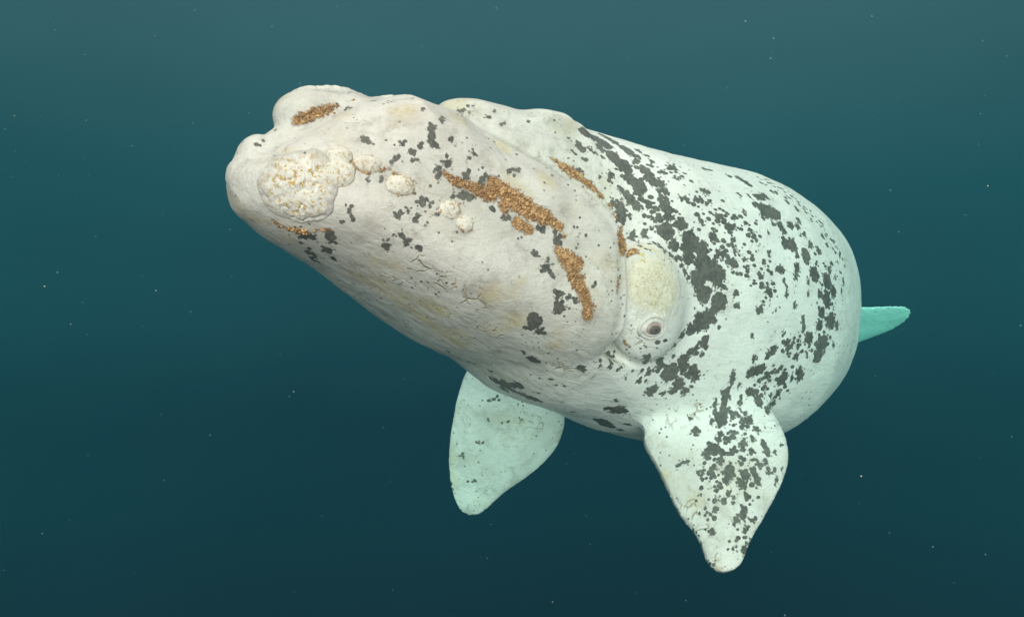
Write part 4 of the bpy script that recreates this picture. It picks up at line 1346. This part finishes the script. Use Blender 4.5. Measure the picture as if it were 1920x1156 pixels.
# ---- the eyes: lids around a dark ball
LID_SKIN = plain('eyelid_skin', (.66, .62, .58), .45, .3, 90, .12); RIM_MAT = plain('pink_eye_rim', (.40, .29, .27), .3, .4, 200, .2)
IRIS_MAT = plain('dark_iris', (.15, .13, .12), .15, .5, 300, .3); PUPIL_MAT = plain('black_pupil', (.05, .05, .05), .1, .5)
for side in (1, -1):
    spot = (EYE[0], EYE[1]*side, EYE[2])
    ec, en = surf(spot); et1, et2 = tangent(en, (0, 0, 1))
    lid = patch(spot, (-.25, 0, 1), [.046, .048, .062, .044, .036, .044, .064, .052], .011,
                lambda R: np.interp(R, [0, .30, .40, .52, .62, .70, .82, .92, 1], [-1.2, -.9, .5, 1.0, .8, .25, .8, .3, 0]), .002, 31, rings=40, segs=72, sink=.006, ragged=.02)
    part('eyelid', lid, LID_SKIN, label='pale wrinkled eyelid around the eye')
    def ball(c, r, rings=20, segs=32):
        d = np.array([(math.sin(math.pi*i/rings)*math.cos(2*math.pi*j/segs), math.sin(math.pi*i/rings)*math.sin(2*math.pi*j/segs), math.cos(math.pi*i/rings)) for i in range(rings+1) for j in range(segs)])
        p = c + d[:, :1]*et1*r[0] + d[:, 1:2]*et2*r[1] + d[:, 2:]*en*r[2]
        quads = [(i*segs + j, (i+1)*segs + j, (i+1)*segs + (j+1) % segs, i*segs + (j+1) % segs) for i in range(rings) for j in range(segs)]
        return mesh_from('ball', to_blender(p), quads)
    eye = part('eye', ball(ec + en*.002, (.020, .030, .010)), RIM_MAT, label='small dark eye with a pinkish rim')
    part('iris', ball(ec + en*.003 - et1*.001, (.0175, .0255, .0108)), IRIS_MAT, eye)
    part('pupil', ball(ec + en*.0045 - et1*.001, (.008, .012, .0099)), PUPIL_MAT, eye)

# ---- whale lice: colonies of small orange-brown grains sitting on the skin, one part for each colony
def ico():
    t = (1 + 5**.5)/2
    v = np.array([(-1,t,0),(1,t,0),(-1,-t,0),(1,-t,0),(0,-1,t),(0,1,t),(0,-1,-t),(0,1,-t),(t,0,-1),(t,0,1),(-t,0,-1),(-t,0,1)])/math.sqrt(1+t*t)
    f = np.array([(0,11,5),(0,5,1),(0,1,7),(0,7,10),(0,10,11),(1,5,9),(5,11,4),(11,10,2),(10,7,6),(7,1,8),(3,9,4),(3,4,2),(3,2,6),(3,6,8),(3,8,9),(4,9,5),(2,4,11),(6,2,10),(8,6,7),(9,8,1)])
    return v, f
IV, IF = ico()
lm_, ln_, ll_, lb_ = material('orange_brown_lice')
lco = ln_.new('ShaderNodeTexCoord').outputs['Object']
lv = tex_voronoi(ln_, ll_, lco, 130); lsep = ln_.new('ShaderNodeSeparateColor'); ll_.new(lv.outputs['Color'], lsep.inputs[0])
lcol = mix_color(ln_, ll_, step(ln_, ll_, lsep.outputs[0], .0, 1.0), (.27, .135, .055), (.64, .40, .19))
lcol = mix_color(ln_, ll_, step(ln_, ll_, tex_noise(ln_, ll_, lco, 28, 4), .45, .68, 0, .7), lcol, (.17, .10, .05))
ll_.new(lcol, lb_.inputs['Base Color']); lb_.inputs['Roughness'].default_value = .55
for group in LICE_GROUPS:
    pts = []
    for m in group:
        a = np.array(m[:3]); b = np.array(m[3:6]); r = m[6]
        cnt = int((np.linalg.norm(b-a)*2*r + 3.14*r*r)/(.0062**2)*1.0)
        t = RNG.uniform(0, 1, cnt)[:, None]
        d = RNG.normal(0, 1, (cnt, 3)); d /= np.linalg.norm(d, axis=1)[:, None]
        pts.append(a + (b-a)*t + d*r*np.sqrt(RNG.uniform(0, 1.5, cnt))[:, None])
    q = newton(WH, np.concatenate(pts), 6)
    dep = capsule_field(q, group) + .03*hash_noise(q, 75, 8)
    inside = RNG.uniform(0, 1, len(q)) < np.clip(dep/.008 + .3, 0, 1)          # thins out towards the edge
    q = q[inside]
    _, g = grad(WH, q); g /= np.linalg.norm(g, axis=1)[:, None] + 1e-9
    rel = .010*hash_noise(q, 5, 1) + .004*hash_noise(q, 13, 2)
    q = q + g*(rel + .0012)[:, None]
    sz = RNG.uniform(.0012, .0040, len(q))*np.clip(.6 + dep[inside]/.02, .6, 1.1)
    rot = RNG.normal(0, 1, (len(q), 3)); rot /= np.linalg.norm(rot, axis=1)[:, None]
    v = IV[None]*sz[:, None, None]
    v = v + rot[:, None, :]*((IV[None]*rot[:, None, :]).sum(-1, keepdims=True))*(sz*.6)[:, None, None]
    co = to_blender((q[:, None, :] + v).reshape(-1, 3))
    fs = (np.arange(len(q))[:, None, None]*12 + IF[None]).reshape(-1, 3)
    if len(q): part('lice_colony', mesh_from('lice_colony', co, fs), lm_, kind='stuff', label='orange-brown crust of whale lice on the white skin')

# ---- specks drifting in the water
n_sp = 620
pos = np.stack([RNG.uniform(-1, 1, n_sp), RNG.uniform(.9, 6.5, n_sp), RNG.uniform(-1, 1, n_sp)], -1)
pos[:, 0] *= 1.0*pos[:, 1]; pos[:, 2] = np.clip(pos[:, 2]*.6*pos[:, 1], -2.1, 1.3)
sz = (.0004 + .0016*RNG.uniform(0, 1, n_sp)**3)*(.6 + .25*pos[:, 1])
co = (pos[:, None, :] + IV[None]*sz[:, None, None]).reshape(-1, 3)
fs = (np.arange(n_sp)[:, None, None]*12 + IF[None]).reshape(-1, 3)
sp = bpy.data.objects.new('drifting_specks', mesh_from('drifting_specks', co, fs)); scene.collection.objects.link(sp)
sp.data.materials.append(plain('pale_speck', (.5, .5, .45), .6))
sp['kind'] = 'stuff'; sp['label'] = 'fine pale specks drifting in the dark water'; sp['category'] = 'particles'
